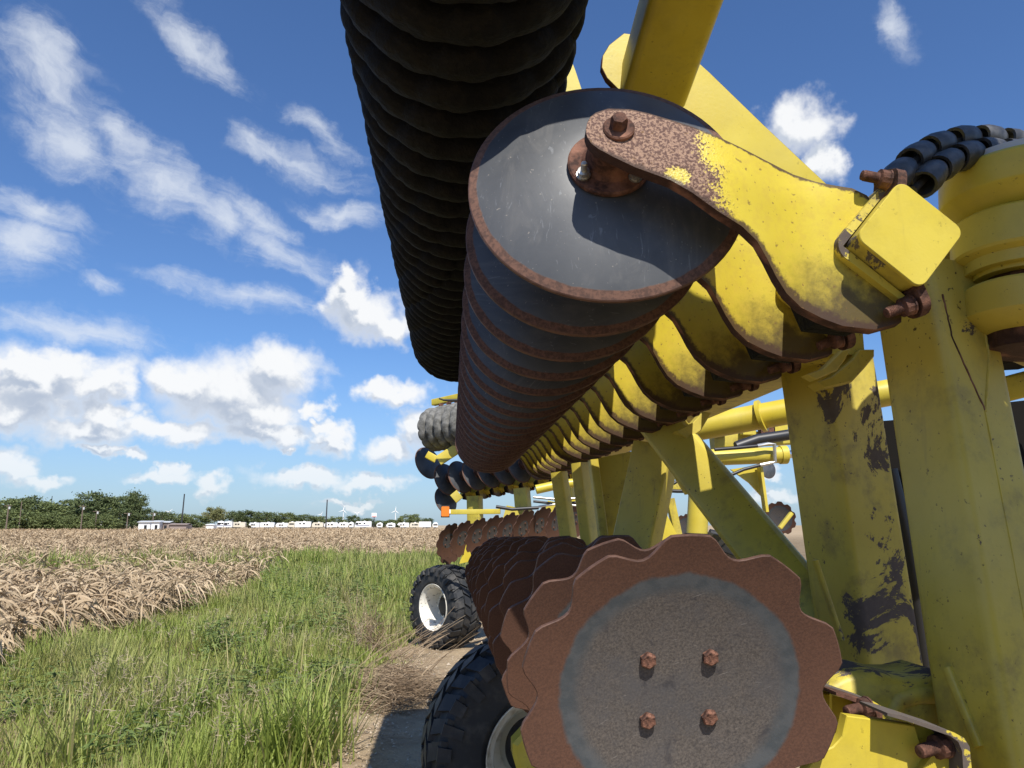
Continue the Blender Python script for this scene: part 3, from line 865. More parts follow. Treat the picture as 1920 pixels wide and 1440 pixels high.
def tree(px, top, half, D, key, label, name='tree'):
    """px: centre column, top: row of the tip, half: half width in pixels, D metres away"""
    g = at(px, 985, D)
    h = at(px, top, D).z
    wdt = half * 2 / FPX * D
    e = link(name, None, None, (g.x, D, 0))
    e.empty_display_size = 1
    sx_, sz_ = wdt * 0.93, h
    rz = random.uniform(0, 6.28)
    q = Quaternion((0, 0, 1), rz)
    link('crown', CR[key], e, (0, 0, 0), q, (sx_, sx_, sz_))
    link('trunk', TR, e, (0, 0, 0), q, (sz_, sz_, sz_))
    tag(e, label, 'tree', 'trees along the far edge of the field')
    return e
RD, RM = 'leaf_dark', 'leaf_mid'
TREES = [
 (12, 936, 44, 300, ('round', RM, 0), 'bushy green tree cut by the left edge of the photo'),
 (52, 931, 46, 310, ('round', RD, 0), 'rounded dark green tree second from the left edge'),
 (98, 938, 42, 305, ('round', RM, 1), 'mid green tree between the two darker crowns left of the tallest tree'),
 (136, 934, 40, 315, ('round', RD, 1), 'dark broad tree just left of the tallest crown in the wood'),
 (172, 920, 40, 300, ('round', RD, 2), 'tallest rounded tree of the wood on the left'),
 (206, 931, 40, 305, ('round', RM, 2), 'sloping green tree right of the tallest rounded crown'),
 (248, 921, 25, 300, ('pine', RD, 0), 'tall pine with bare lower trunk at the right end of the wood'),
 (228, 952, 30, 295, ('round', RD, 1), 'low dark tree at the foot of the tall pine'),
 (272, 953, 26, 320, ('round', RD, 0), 'small dark tree right of the tall pine'),
 (303, 958, 26, 340, ('round', RD, 2), 'dark tree behind the white shed'),
 (333, 963, 30, 420, ('round', RM, 0), 'low green tree at the foot of the tall dark pole'),
 (366, 964, 28, 430, ('round', RM, 1), 'low green tree left of the pale thin tree'),
 (401, 950, 21, 400, ('open', 'leaf_pale', 0), 'pale olive thin-crowned tree left of the campers'),
 (438, 957, 24, 450, ('round', RD, 1), 'dark tree rising above the two motorhomes'),
 (466, 957, 28, 455, ('round', RD, 0), 'wide dark tree behind the first campers'),
 (500, 959, 26, 450, ('round', RD, 2), 'dark tree behind the camper with two black windows'),
 (535, 961, 26, 460, ('round', RM, 2), 'green tree behind the gap between campers'),
 (570, 964, 26, 460, ('round', RD, 1), 'dark low tree left of the thin pole above the campers'),
 (598, 968, 20, 470, ('round', RM, 0), 'low tree just left of the thin dark pole'),
 (628, 968, 22, 470, ('round', RM, 1), 'low tree between the thin dark pole and the nearest turbine'),
 (662, 966, 16, 480, ('round', RD, 0), 'small round tree right of the tallest turbine'),
 (690, 971, 18, 480, ('round', RD, 2), 'low tree at the foot of the white sign'),
 (738, 974, 20, 500, ('round', RM, 2), 'low shrubby tree below the right-hand turbine'),
 (760, 964, 15, 480, ('round', RM, 1), 'round green tree left of the amber lamp'),
 (778, 964, 13, 485, ('round', RM, 0), 'small green tree beside the round one left of the amber lamp'),
 (800, 971, 15, 490, ('round', RD, 1), 'dark low tree nearest the amber lamp'),
 (715, 976, 16, 500, ('round', RM, 0), 'very low tree between the white sign and the right-hand turbine'),
 (1260, 1000, 30, 300, ('round', RM, 0), 'tree seen under the machine frame'),
]
for t in TREES[:-1]:
    tree(*t)
for px, top, half, D, i, lab in ((40, 955, 42, 285, 0, 'bright green shrub at the foot of the leftmost trees'), (98, 958, 36, 285, 1, 'rounded shrub in front of the mid green tree'),
        (160, 962, 30, 285, 0, 'shrub right of the middle utility pole'), (196, 964, 30, 280, 1, 'low bush hiding the small white house'), (128, 966, 24, 282, 1, 'darker low bush between two shrubs on the left')):
    e = tree(px, top, half, D, ('shrub', RM, i), lab, 'shrub')
    e['category'] = 'shrub'; e['group'] = 'shrubs in front of the wood'

# ------------------------------------------------------------------ poles, turbines, sign
m, N, b = pbr('pole_wood', 0.9); setc(N, b, (0.15, 0.115, 0.09))
m, N, b = pbr('pole_dark', 0.8); setc(N, b, (0.03, 0.032, 0.036))
m, N, b = pbr('white_paint', 0.45); setc(N, b, (0.78, 0.78, 0.77))
m, N, b = pbr('cream_paint', 0.5); setc(N, b, (0.62, 0.57, 0.46))
m, N, b = pbr('dark_glass', 0.15); setc(N, b, (0.02, 0.022, 0.028))
m, N, b = pbr('roof_metal', 0.5, 0.2); setc(N, b, (0.55, 0.56, 0.56))
m, N, b = pbr('stripe_blue', 0.4); setc(N, b, (0.05, 0.06, 0.16))
m, N, b = pbr('sign_red', 0.5); setc(N, b, (0.45, 0.06, 0.04))
m, N, b = pbr('tin_wall', 0.6); setc(N, b, (0.28, 0.22, 0.19))
def pole(px, top, D, r, lab, arm=True, mat='pole_wood', lean=0.0):
    g = at(px, 985, D)
    h = at(px, top, D).z
    b_ = MB(); b_.tube([(0, 0, 0), (lean * h, 0, h)], r, 8, 0, r * 0.75)
    o_ = link('utility_pole', b_.mesh('pole', mat), None, (g.x, D, 0))
    if arm:
        b2 = MB(); b2.box((lean * h, -r, h * 0.95), (2.4, 0.16, 0.16))
        link('crossarm', b2.mesh('crossarm', mat, 0), o_)
        b3 = MB(); b3.lathe([(0.28, 0), (0.28, 0.8)], (0.45, -0.2, h * 0.82), (0, 0, 1), 10)
        link('transformer', b3.mesh('transformer', 'roof_metal'), o_)
    tag(o_, lab, 'pole')
pole(12, 946, 270, 0.26, 'brown utility pole with crossarm nearest the left edge')
pole(36, 940, 280, 0.18, 'thin brown pole without crossarm among the leftmost trees', False)
pole(152, 947, 272, 0.22, 'brown utility pole in front of the tallest rounded tree')
pole(179, 957, 276, 0.18, 'shorter utility pole with crossarm left of the small white house')
pole(238, 961, 270, 0.2, 'utility pole with crossarm left of the white shed')
pole(286, 961, 274, 0.2, 'utility pole with crossarm right in front of the white shed')
pole(92, 930, 320, 0.18, 'dark pole tip showing above the trees on the left', False, 'pole_dark')
pole(340, 926, 300, 0.30, 'tall plain dark pole standing alone right of the shed', False, 'pole_dark', 0.02)
pole(611, 937, 380, 0.34, 'tall thin dark pole rising behind the campers', False, 'pole_dark', 0.01)
def turbine(px, top, D, lab, s=1.0, ph=0.0):
    g = at(px, 985, D)
    h = at(px, top, D).z
    b_ = MB(); b_.tube([(0, 0, 0), (0, 0, h)], h * 0.03, 12, 0, h * 0.018)
    o_ = link('wind_turbine', b_.mesh('tower', 'white_paint'), None, (g.x, D, 0))
    b2 = MB(); b2.box((0, 0, h + h * 0.01), (h * 0.05, h * 0.14, h * 0.05))
    link('nacelle', b2.mesh('nacelle', 'white_paint', 0), o_)
    for k in range(3):
        a = ph + k * 2 * PI / 3
        d = Vector((math.sin(a), 0, math.cos(a))); s_ = Vector((math.cos(a), 0, -math.sin(a)))
        L = h * 0.36; hub = Vector((0, -h * 0.09, h * 1.01))
        b3 = MB(); b3.prism([hub - s_ * h * .012, hub + d * L * .2 - s_ * h * .026, hub + d * L, hub + d * L * .2 + s_ * h * .02, hub + s_ * h * .012], (0, h * 0.01, 0))
        link('blade', b3.mesh('blade', 'white_paint', 0), o_)
    tag(o_, lab, 'wind turbine', 'wind turbines on the horizon')
turbine(643, 957, 4200, 'tallest white wind turbine right of the thin dark pole', 1, 0.2)
turbine(669, 963, 5000, 'wind turbine between the tallest one and the white sign', 1, 1.0)
turbine(601, 965, 5600, 'small wind turbine just left of the thin dark pole', 1, 0.6)
turbine(741, 958, 4400, 'wind turbine right of the white sign', 1, 0.1)
turbine(316, 960, 5800, 'faint wind turbine left of the tall plain dark pole', 1, 0.8)
g = at(701, 985, 420); h = at(701, 961, 420).z
b_ = MB(); b_.tube([(0, 0, 0), (0, 0, h - 1)], 0.2, 8)
o_ = link('sign', b_.mesh('post', 'pole_dark'), None, (g.x, 420, 0))
b2 = MB(); b2.box((0, -0.3, h - 1.3), (2.6, 0.4, 2.2)); link('panel', b2.mesh('panel', 'white_paint', 0), o_)
b2 = MB(); b2.box((0, -0.53, h - 2.2), (2.2, 0.05, 0.35)); link('red_band', b2.mesh('band', 'sign_red', 0), o_)
tag(o_, 'white square sign on a post above the campers', 'sign')

# ------------------------------------------------------------------ campers, shed
def camper(px, wpx, D, style, lab, top=976.5):
    g = at(px, 985, D)
    L = wpx / FPX * D
    h = at(px, top, D).z
    e = link('camper', None, None, (g.x, D, 0))
    b_ = MB()
    z0 = 0.7
    if style == 'motor':
        prof = [(-L / 2, z0), (L / 2, z0), (L / 2, h), (-L / 2 + 0.9, h), (-L / 2 + 0.1, h - 1.2)]
    elif style == 'fifth':
        prof = [(-L / 2, z0 + 1.1), (-L / 2 + L * .24, z0 + 1.0), (-L / 2 + L * .27, z0), (L / 2, z0), (L / 2, h - 0.1), (L / 2 - 0.4, h), (-L / 2 + 0.8, h), (-L / 2 + 0.1, h - 0.8)]
    elif style == 'box':
        prof = [(-L / 2, z0), (L / 2, z0), (L / 2, h), (-L / 2, h)]
    else:
        prof = [(-L / 2, z0 + 0.5), (-L / 2 + 0.4, z0), (L / 2 - 0.2, z0), (L / 2, z0 + 0.5), (L / 2, h - 0.5), (L / 2 - 0.4, h), (-L / 2 + 0.7, h), (-L / 2, h - 0.9)]
    b_.prism([(x, -1.2, z) for x, z in prof], (0, 2.4, 0))
    link('body', b_.mesh('body', 'cream_paint' if style == 'cream' else 'white_paint', 0), e)
    if style != 'box':
        for q in range(random.choice((2, 3))):
            b2 = MB(); x = -L / 2 + L * (0.34 + 0.22 * q + random.uniform(-.03, .03)); b2.box((x, -1.21, h - 1.05), (random.uniform(0.7, 1.1), 0.06, 0.65))
            link('window', b2.mesh('window', 'dark_glass', 0), e)
        b2 = MB(); b2.box((L * 0.08, 0, h + 0.13), (0.9, 0.8, 0.26)); link('air_conditioner', b2.mesh('ac', 'white_paint', 0), e)
        b2 = MB(); b2.box((0, -1.212, z0 + 0.75), (L * 0.8, 0.05, 0.28)); link('stripe', b2.mesh('stripe', 'stripe_blue' if style == 'motor' else 'cream_paint', 0), e)
    if style == 'motor':
        b2 = MB(); b2.box((-L / 2 + 1.1, -1.215, h - 1.2), (1.5, 0.05, 1.0)); link('windscreen', b2.mesh('ws', 'dark_glass', 0), e)
    for q in (-0.12, 0.12):
        b2 = MB(); b2.lathe([(0.35, 0), (0.35, 0.25)], (L * q, -1.2, 0.35), (0, 1, 0), 14); link('wheel', b2.mesh('wheel', 'tyre'), e)
    tag(e, lab, 'camper', 'campers parked beyond the field')
CAMP = [(414, 13, 'motor', 'motorhome with black front, leftmost of the camper row', 977.5), (428, 15, 'motor', 'motorhome with dark blue stripe, second of the camper row', 977.8), (447, 26, 'cream', 'long cream camper right of the two motorhomes', 979),
        (477, 18, 'fifth', 'white camper with raised nose right of the long cream camper', 980), (501, 26, 'trail', 'white camper left of the gap in the row', 979.5), (529, 21, 'trail', 'white camper standing alone right of the gap', 980.5),
        (547, 12, 'cream', 'small cream camper left of the longest white one', 978.5), (568, 29, 'trail', 'longest white camper left of the thin dark pole', 977.8), (596, 20, 'cream', 'cream camper at the foot of the thin dark pole', 979.5),
        (621, 24, 'trail', 'white camper below the tallest turbine', 979.5), (644, 18, 'trail', 'short white camper right of the one below the tallest turbine', 979.5), (658, 10, 'fifth', 'narrow white camper left of the tall one', 979.5),
        (681, 30, 'motor', 'tallest white camper left of the white sign', 977.5), (712, 11, 'trail', 'small white camper right of the white sign', 980.5), (733, 16, 'trail', 'low white camper below the right-hand turbine', 980.8),
        (756, 21, 'fifth', 'white camper with raised nose left of the box trailer', 980), (777, 17, 'cream', 'cream camper beside the box trailer', 980), (797, 22, 'box', 'plain white box trailer without windows', 978), (816, 10, 'trail', 'last white camper before the amber lamp', 980)]
for px, w_, st, lab, tp in CAMP:
    camper(px, w_, 395 + (px % 7), st, lab, tp)
def shed(px0, px1, D, top, lab, wall, roof, name='shed', door=True):
    a, b2_ = at(px0, 985, D), at(px1, 985, D)
    L = b2_.x - a.x; h = at(px0, top, D).z
    e = link(name, None, None, ((a.x + b2_.x) / 2, D, 0))
    b_ = MB(); b_.box((0, 0, h * 0.42), (L, 6, h * 0.84)); link('wall', b_.mesh('wall', wall, 0), e)
    b_ = MB(); b_.prism([(-L / 2 - .4, -3.5, h * .85), (L / 2 + .4, -3.5, h * .85), (L / 2 + .4, 0, h), (-L / 2 - .4, 0, h)], (0, 0, 0.12)); link('roof', b_.mesh('roof', roof, 0), e)
    if door:
        b_ = MB(); b_.box((L * 0.1, -3.02, h * 0.3), (0.9, 0.06, h * 0.5)); link('door', b_.mesh('door', 'dark_glass', 0), e)
    tag(e, lab, 'building')
shed(290, 305, 275, 976.5, 'small white shed in the middle of the low building', 'white_paint', 'roof_metal')
shed(306, 323, 278, 977.5, 'long dark open building with pale metal roof right of the white shed', 'tin_wall', 'roof_metal', 'barn')
shed(266, 288, 280, 977, 'white low building with metal roof left of the white shed', 'white_paint', 'roof_metal', 'barn')
shed(324, 355, 276, 982, 'low brown tin building at the foot of the tall plain pole', 'tin_wall', 'tin_wall', 'barn', False)
shed(188, 198, 290, 977.5, 'tiny white house between the bushes of the wood', 'white_paint', 'white_paint', 'house')
shed(390, 404, 390, 983, 'low white trailer bed left of the motorhomes', 'white_paint', 'white_paint', 'trailer', False)
# ================================================================== the disc harrow (one machine, many parts)
R0 = Vector((0.7, 3.5, 0.0))
HARROW = link('disc_harrow', None, None, R0)
tag(HARROW, 'yellow folded disc harrow with rusty discs and black ribbed roller', 'disc harrow')
def part(name, data, loc=(0, 0, 0), rot=None, scale=None):
    return link(name, data, HARROW, Vector(loc) - R0, rot, scale)
def on_plane(px, py, P, n, lift=0.0):
    d = ray(px, py); n = Vector(n)
    return EYE + d * ((Vector(P) - EYE).dot(n) / d.dot(n)) + n.normalized() * (lift if n.dot(d) < 0 else -lift)

RD_ = 0.255
def nrm(yaw, tilt):
    a, t = math.radians(yaw), math.radians(tilt)
    return Vector((math.sin(a) * math.cos(t), -math.cos(a) * math.cos(t), math.sin(t)))
N_SM, N_SE = nrm(-5.7, 17.1), nrm(0.2, -16.6)
C_SM, C_SE = Vector((0.277, 1.310, 2.216)), Vector((0.360, 1.2227, 1.3413))
PITCH_D = 0.24
NDISC = 19
# smooth disc, convex side on local +z
seg = 72
def disc_mesh(name, mat, serr, dome):
    b_ = MB()
    ss = [0.02, 0.12, 0.28, 0.42, 0.56, 0.68, 0.78, 0.87, 0.94, 0.9925, 1.0]
    n_ = 160 if serr else seg
    def rad(th):
        if not serr: return RD_
        t = (th / (2 * PI) * 10) % 1.0 - 0.5
        if abs(t) < 0.30:
            return RD_ - 0.030 * math.cos(PI * t / 0.60) ** 1.25
        return RD_ - 0.004 * (abs(t) - 0.3) / 0.2 * 0 
    rings = []
    th_ = 0.0065
    dz = lambda u: min(1 - u * u, 1 - 0.29 ** 2)
    for s in ss:
        rings.append([Vector((s * rad(2 * PI * k / n_) * math.cos(2 * PI * k / n_), s * rad(2 * PI * k / n_) * math.sin(2 * PI * k / n_),
                              dome * dz(s * rad(2 * PI * k / n_) / RD_))) for k in range(n_)])
    rings[-1] = [p - Vector((0, 0, 0.0012)) for p in rings[-1]]
    for s in reversed(ss):
        rings.append([Vector((s * rad(2 * PI * k / n_) * math.cos(2 * PI * k / n_), s * rad(2 * PI * k / n_) * math.sin(2 * PI * k / n_),
                              dome * dz(s * rad(2 * PI * k / n_) / RD_) - th_)) for k in range(n_)])
    b_.rings(rings)
    L_ = len(ss)
    for i in range((2 * L_ - 1) * n_):
        if L_ - 2 <= i // n_ <= L_ - 1: b_.m[i] = 1
    return b_.mesh(name, [mat, 'disc_edge'], 14)
ME_SM = disc_mesh('smooth_disc', 'disc_steel', False, 0.054)
ME_SE = disc_mesh('serrated_disc', 'disc_rusty', True, -0.030)
ME_SEF = disc_mesh('serrated_disc', 'disc_rusty_far', True, -0.030)
def hexbolt(r, h, mats, dome=True):
    b_ = MB()
    b_.lathe([(r, 0), (r, h * 0.72), (r * 0.80, h), ], (0, 0, 0), (0, 0, 1), 6)
    return b_.mesh('bolt', mats, 20)
ME_HB = hexbolt(0.0132, 0.0088, 'rust_light')
HB_POS = [(-0.0495, 0.0495), (0.0495, 0.0495), (-0.0495, -0.0495), (0.0495, -0.0495)]

# ---- disc arm, traced as a ribbon between its upper and lower edge
ST = [((1099, 241), (1099, 250)), ((1101, 230), (1102, 259)), ((1107, 219), (1109, 269)), ((1117, 211), (1122, 279)), ((1140, 203.5), (1148, 293)), ((1180, 204.5), (1190, 313)),
      ((1215, 212), (1220, 324)), ((1255, 224), (1258, 338)), ((1300, 238), (1298, 361)), ((1350, 258), (1345, 395)), ((1390, 277), (1391, 424)), ((1440, 303), (1420, 452)), ((1487, 327), (1438, 484)),
      ((1530, 341), (1455, 518)), ((1567, 348), (1475, 550)), ((1598, 353), (1503, 577)), ((1625, 366), (1540, 596)), ((1650, 395), (1580, 611)), ((1680, 440), (1640, 618)), ((1695, 500), (1690, 604))]
def arm_y(P):
    t = max(0.0, P.z - 2.155)
    u_ = min(1.0, max(0.0, (P.x - 0.40) / 0.20)); u_ = u_ * u_ * (3 - 2 * u_)
    return 1.142 + 0.062 * u_ + 0.30 * (math.sqrt(t * t + 0.0012) - 0.0) * (1 if t > 0 else 1) - 0.010
def arm_pt(px, py):
    Y = 1.16
    for _ in range(8):
        P = at(px, py, Y); Y = arm_y(P)
    return at(px, py, Y)
ARM_T = 0.022
A0 = C_SM
def arm_mesh():
    b_ = MB()
    nsub = 9
    fr, bk = [], []
    for (tp, bt) in ST:
        row = [arm_pt(tp[0] + (bt[0] - tp[0]) * k / nsub, tp[1] + (bt[1] - tp[1]) * k / nsub) - A0 for k in range(nsub + 1)]
        fr.append(row); bk.append([p + Vector((0.001, ARM_T, -0.003)) for p in row])
    n, k = len(fr), nsub + 1
    # small chamfer: pull the border of the front face in
    vs = [p for r in fr for p in r] + [p for r in bk for p in r]
    fs, ms = [], []
    for i in range(n - 1):
        for j in range(k - 1):
            a = i * k + j
            fs.append((a, a + 1, a + 1 + k, a + k))
            fs.append((n * k + a, n * k + a + k, n * k + a + 1 + k, n * k + a + 1))
    b_.add(vs, fs, 0)
    side = []
    off = n * k
    for i in range(n - 1):
        for j in (0, k - 1):
            a, c2 = i * k + j, (i + 1) * k + j
            side.append((a, c2, c2 + off, a + off))
    for j in range(k - 1):
        side.append((j, j + 1, j + 1 + off, j + off))
        a = (n - 1) * k + j
        side.append((a, a + 1, a + 1 + off, a + off))
    b_.f += side
    b_.m += [1] * len(side)
    me = b_.mesh('disc_arm', ['arm_paint', 'rust_dark'], 50)
    uvl = me.uv_layers.new(name='UVMap')
    for lp in me.loops:
        q_ = lp.vertex_index % (n * k)
        uvl.data[lp.index].uv = ((q_ // k) / n, (q_ % k) / nsub)
    return me
ME_ARM = arm_mesh()
# toolbar axis and its diamond
YC = 1.150
TC = at(1705, 440, YC)
tipT = at(1687, 343, YC) - TC
TT = tipT.normalized()
TL = Vector((0, -1, 0)).cross(TT); TL = TL if TL.x < 0 else -TL
TSIDE = 0.129
HDG = TSIDE / math.sqrt(2)
# hub parts in disc-centre coordinates (z along the disc normal)
Q_SM = frame_quat(N_SM)
def hubmesh():
    b_ = MB()
    b_.lathe([(0.071, 0.0), (0.074, 0.003), (0.074, 0.009), (0.071, 0.012), (0.050, 0.013), (0.043, 0.020), (0.041, 0.032), (0.041, 0.072)], (0, 0, 0), (0, 0, 1), 40)
    return b_.mesh('hub', 'rust', 30)
ME_HUB = hubmesh()
def washer_mesh():
    b_ = MB()
    b_.lathe([(0.0265, 0), (0.0265, 0.005), (0.024, 0.0075), (0.014, 0.0075)], (0, 0, 0), (0, 0, 1), 32)
    return b_.mesh('washer', 'rust', 30)
ME_WASH = washer_mesh()
b_ = MB(); b_.lathe([(0.0145, 0), (0.0145, 0.014), (0.0125, 0.019), (0.006, 0.0205)], (0, 0, 0), (0, 0, 1), 6); ME_PB = b_.mesh('pivot_bolt', 'rust', 25)
b_ = MB(); b_.lathe([(0.0125, 0), (0.0125, 0.004), (0.0105, 0.004), (0.0105, 0.013), (0.0055, 0.014), (0.0055, 0.030), (0.0045, 0.032)], (0, 0, 0), (0, 0, 1), 14); ME_STUD = b_.mesh('stud', 'zinc', 25)
b_ = MB(); b_.lathe([(0.0125, 0), (0.0125, 0.004), (0.0105, 0.004), (0.0105, 0.013), (0.006, 0.015)], (0, 0, 0), (0, 0, 1), 14); ME_STUD2 = b_.mesh('stud', 'zinc', 25)
# saddle that wraps the left faces of the bar, with two bolt ears
def saddle_mesh():
    b_ = MB()
    c = Vector((TC.x, 1.188, TC.z)) - A0
    o1, o2 = HDG + 0.024, HDG + 0.0035
    r = 0.030
    lc_ = c + TL * (o1 - r * 1.414)
    pts = [c + TT * (o2 + 0.010) + TL * 0.006]
    for k in range(9):
        a = math.radians(45 - 90 * k / 8)
        pts.append(lc_ + (TL * math.cos(a) + TT * math.sin(a)) * r)
    pts += [c - TT * (o2 + 0.010) + TL * 0.006, c - TT * o2, c + TL * o2, c + TT * o2]
    b_.prism(pts, (0, 0.095, 0), 0.0, 0, 0)
    return b_.mesh('saddle', 'paint_saddle', 35)
ME_SAD = saddle_mesh()
def ear_mesh(sgn):
    b_ = MB()
    c = Vector((TC.x, 1.15, TC.z)) - A0 + TT * sgn * (HDG + 0.012)
    ax = (TL * 0.96 + TT * 0.25 * sgn).normalized()
    upv = ax.cross(Vector((0, 1, 0))); upv = upv if upv.dot(TT) * sgn > 0 else -upv
    pts = []
    for k in range(9):
        a = PI * k / 8
        pts.append(c + upv * (0.010 + 0.022 * math.sin(a)) + Vector((0, 0.04 - 0.028 * math.cos(a), 0)))
    pts += [c - upv * 0.02 + Vector((0, 0.068, 0)), c - upv * 0.02 + Vector((0, 0.012, 0))]
    b_.prism([p - ax * 0.006 for p in pts], -ax * 0.016, 0.0, 0, 1)
    return b_.mesh('clamp_ear', ['rust', 'rust'], 35), c + upv * 0.008 + Vector((0, 0.032, 0)), ax
ME_EAR1, EP1, EAX1 = ear_mesh(1)
ME_EAR2, EP2, EAX2 = ear_mesh(-1)
b_ = MB()
prof = [(0.018, 0.0), (0.018, 0.003), (0.0165, 0.0035), (0.0165, 0.017), (0.010, 0.019)]
for k in range(9):
    h_ = 0.020 + k * 0.0028
    prof += [(0.0098, h_), (0.0088, h_ + 0.0014)]
prof += [(0.0085, 0.047), (0.006, 0.048)]
b_.lathe(prof, (0, 0, 0), (0, 0, 1), 12)
ME_CB = b_.mesh('clamp_bolt', 'rust', 25)
# weld bead between arm and saddle
ME_WELD = None
b_ = MB()
wp = [arm_pt(x_, y_) - A0 + Vector((0, 0.0005, 0)) for x_, y_ in ((1610, 385), (1596, 405), (1578, 425), (1560, 446), (1549, 462), (1544, 478), (1548, 492), (1556, 505))]
b_.tube([wp[0].lerp(wp[1], t) for t in (0, .5)] + wp[1:], 0.0075, 8, 0, 0.006)
ME_WELD = b_.mesh('weld', 'paint', 60)
b_ = MB(); b_.tube([arm_pt(1450, 545) - A0 + Vector((0, 0.03, 0)), arm_pt(1470, 540) - A0 + Vector((0, 0.07, 0))], 0.009, 10); ME_PEG = b_.mesh('stop_peg', 'paint_dirty', 50)
b_ = MB(); b_.prism([arm_pt(1528, 520) - A0 + Vector((0, 0.026, 0)), arm_pt(1610, 470) - A0 + Vector((0, 0.026, 0)), arm_pt(1650, 600) - A0 + Vector((0, 0.026, 0)), arm_pt(1560, 590) - A0 + Vector((0, 0.026, 0))], (0, 0.09, 0)); ME_CUSH = b_.mesh('cushion', 'rubber', 35)

def disc_arm(origin, Rq, spin, full=True):
    """arm with its hub, bolts and saddle; origin is the centre of its disc"""
    arm = part('disc_arm', ME_ARM, origin, Rq)
    n = N_SM
    link('hub', ME_HUB, arm, n * 0.0500, Q_SM)
    if full:
        link('washer', ME_WASH, arm, arm_pt(1160, 243) - A0 + Vector((0, 0.001, 0)), Q_SM)
        link('pivot_bolt', ME_PB, arm, arm_pt(1159, 241) - A0 + n * 0.006, Q_SM)
        x_, y_ = Q_SM @ Vector((1, 0, 0)), Q_SM @ Vector((0, 1, 0))
        for a, me in ((215, ME_STUD), (318, ME_STUD2), (100, ME_STUD2)):
            a = math.radians(a)
            link('stud', me, arm, n * 0.0620 + (x_ * math.cos(a) + y_ * math.sin(a)) * 0.058, Q_SM)
    link('saddle', ME_SAD, arm)
    link('cushion', ME_CUSH, arm)
    link('clamp_ear', ME_EAR1, arm)
    link('clamp_ear', ME_EAR2, arm)
    link('clamp_bolt', ME_CB, arm, EP1, frame_quat(EAX1))
    link('clamp_bolt', ME_CB, arm, EP2, frame_quat(EAX2))
    return arm
QI = Quaternion((1, 0, 0, 0))
def spinq(q, a):
    return q @ Quaternion((0, 0, 1), a)
for k in range(NDISC):
    c = C_SM + Vector((0, PITCH_D * k, 0))
    o_ = part('smooth_disc', ME_SM, c, spinq(Q_SM, random.uniform(0, 6.28)))
    disc_arm(c, QI, 0, True)
Q_SE = frame_quat(N_SE)
for k in range(NDISC):
    c = C_SE + Vector((0, PITCH_D * k, -0.0036 * k))
    spin = math.radians(18) if k == 0 else math.radians(18 + [11, 20, 3, 28, 15, 7, 24][k % 7])
    o_ = part('serrated_disc', ME_SE, c, spinq(Q_SE, spin))
    for (hx, hy) in HB_POS:
        v = Vector((hx, hy, 0)); v.rotate(Quaternion((0, 0, 1), -spin + math.radians(2)))
        link('bolt', ME_HB, o_, (v.x, v.y, -0.0265), Quaternion((0, 0, 1), random.uniform(0, 1)))

# ---- upper toolbar with end cap
b_ = MB()
s_ = (TT + TL).normalized()
b_.beam(TC + Vector((0, 0.004, 0)), TC + Vector((0, 4.55, 0)), TSIDE, TSIDE, s_, 0.016)
tb = part('toolbar', b_.mesh('toolbar', 'paint_worn', 35))
b_ = MB()
cap = []
hs = TSIDE / 2 + 0.003
s2 = (TT - TL).normalized()
for cxs, cys, a0 in ((1, 1, 0), (-1, 1, 90), (-1, -1, 180), (1, -1, 270)):
    for q in range(7):
        a = math.radians(a0 + 90 * q / 6)
        cap.append(TC + s_ * ((hs - .018) * cxs + .018 * math.cos(a)) + s2 * ((hs - .018) * cys + .018 * math.sin(a)) + Vector((0, -0.004, 0)))
b_.prism(cap, (0, 0.0075, 0), 0.0012)
link('end_cap', b_.mesh('end_cap', 'paint', 35), tb)

q = MB(); q.beam((0.925, 1.74, 2.035), (0.925, 5.2, 2.035), 0.13, 0.06, (1, 0, 0), 0.008); part('toolbar_plate', q.mesh('toolbar_plate', 'paint_dirty', 30))
# ---- lower toolbar with the brackets of the serrated discs
LC = Vector((0.80, 1.25, 1.165))
b_ = MB(); b_.beam(LC + Vector((0, 0.02, 0)), LC + Vector((0, 4.6, 0)), TSIDE, TSIDE, (1, 0, 1), 0.016)
part('toolbar', b_.mesh('toolbar', 'paint_post', 35))
def low_arm():
    b_ = MB()
    Y = 1.285
    o3 = C_SE
    pts = [(1480, 1500), (1513, 1442), (1535, 1412), (1562, 1400), (1580, 1380), (1588, 1342), (1650, 1350), (1716, 1361), (1728, 1400), (1735, 1470), (1700, 1520)]
    b_.prism([at(x_, y_, Y) - o3 for x_, y_ in pts], (0, 0.022, 0), 0.002)
    me = b_.mesh('disc_arm', 'paint', 35)
    c2 = MB()
    p = [(1664, 1337), (1690, 1341), (1790, 1374), (1808, 1384), (1818, 1400), (1822, 1440), (1822, 1520)]
    q = [(1664, 1342), (1700, 1352), (1782, 1380), (1797, 1391), (1804, 1408), (1806, 1440), (1806, 1520)]
    ring = [at(x_, y_, 1.235) - o3 for x_, y_ in p] + [at(x_, y_, 1.235) - o3 for x_, y_ in reversed(q)]
    c2.prism(ring, (0, 0.085, 0))
    me2 = c2.mesh('clamp_plate', 'paint_saddle', 40)
    b3 = MB()
    b3.prism([at(x_, y_, 1.30) - o3 for x_, y_ in ((1716, 1355), (1790, 1378), (1806, 1410), (1812, 1520), (1700, 1520))], (0, 0.012, 0))
    me3 = b3.mesh('clamp_back', 'paint', 35)
    return me, me2, me3
LA, LA2, LA3 = low_arm()
b_ = MB()
b_.lathe([(0.043, 0.0), (0.043, 0.075), (0.07, 0.085), (0.07, 0.093)], (0, 0, 0), (0, 0, 1), 28)
ME_HUB2 = b_.mesh('hub', 'rust', 30)
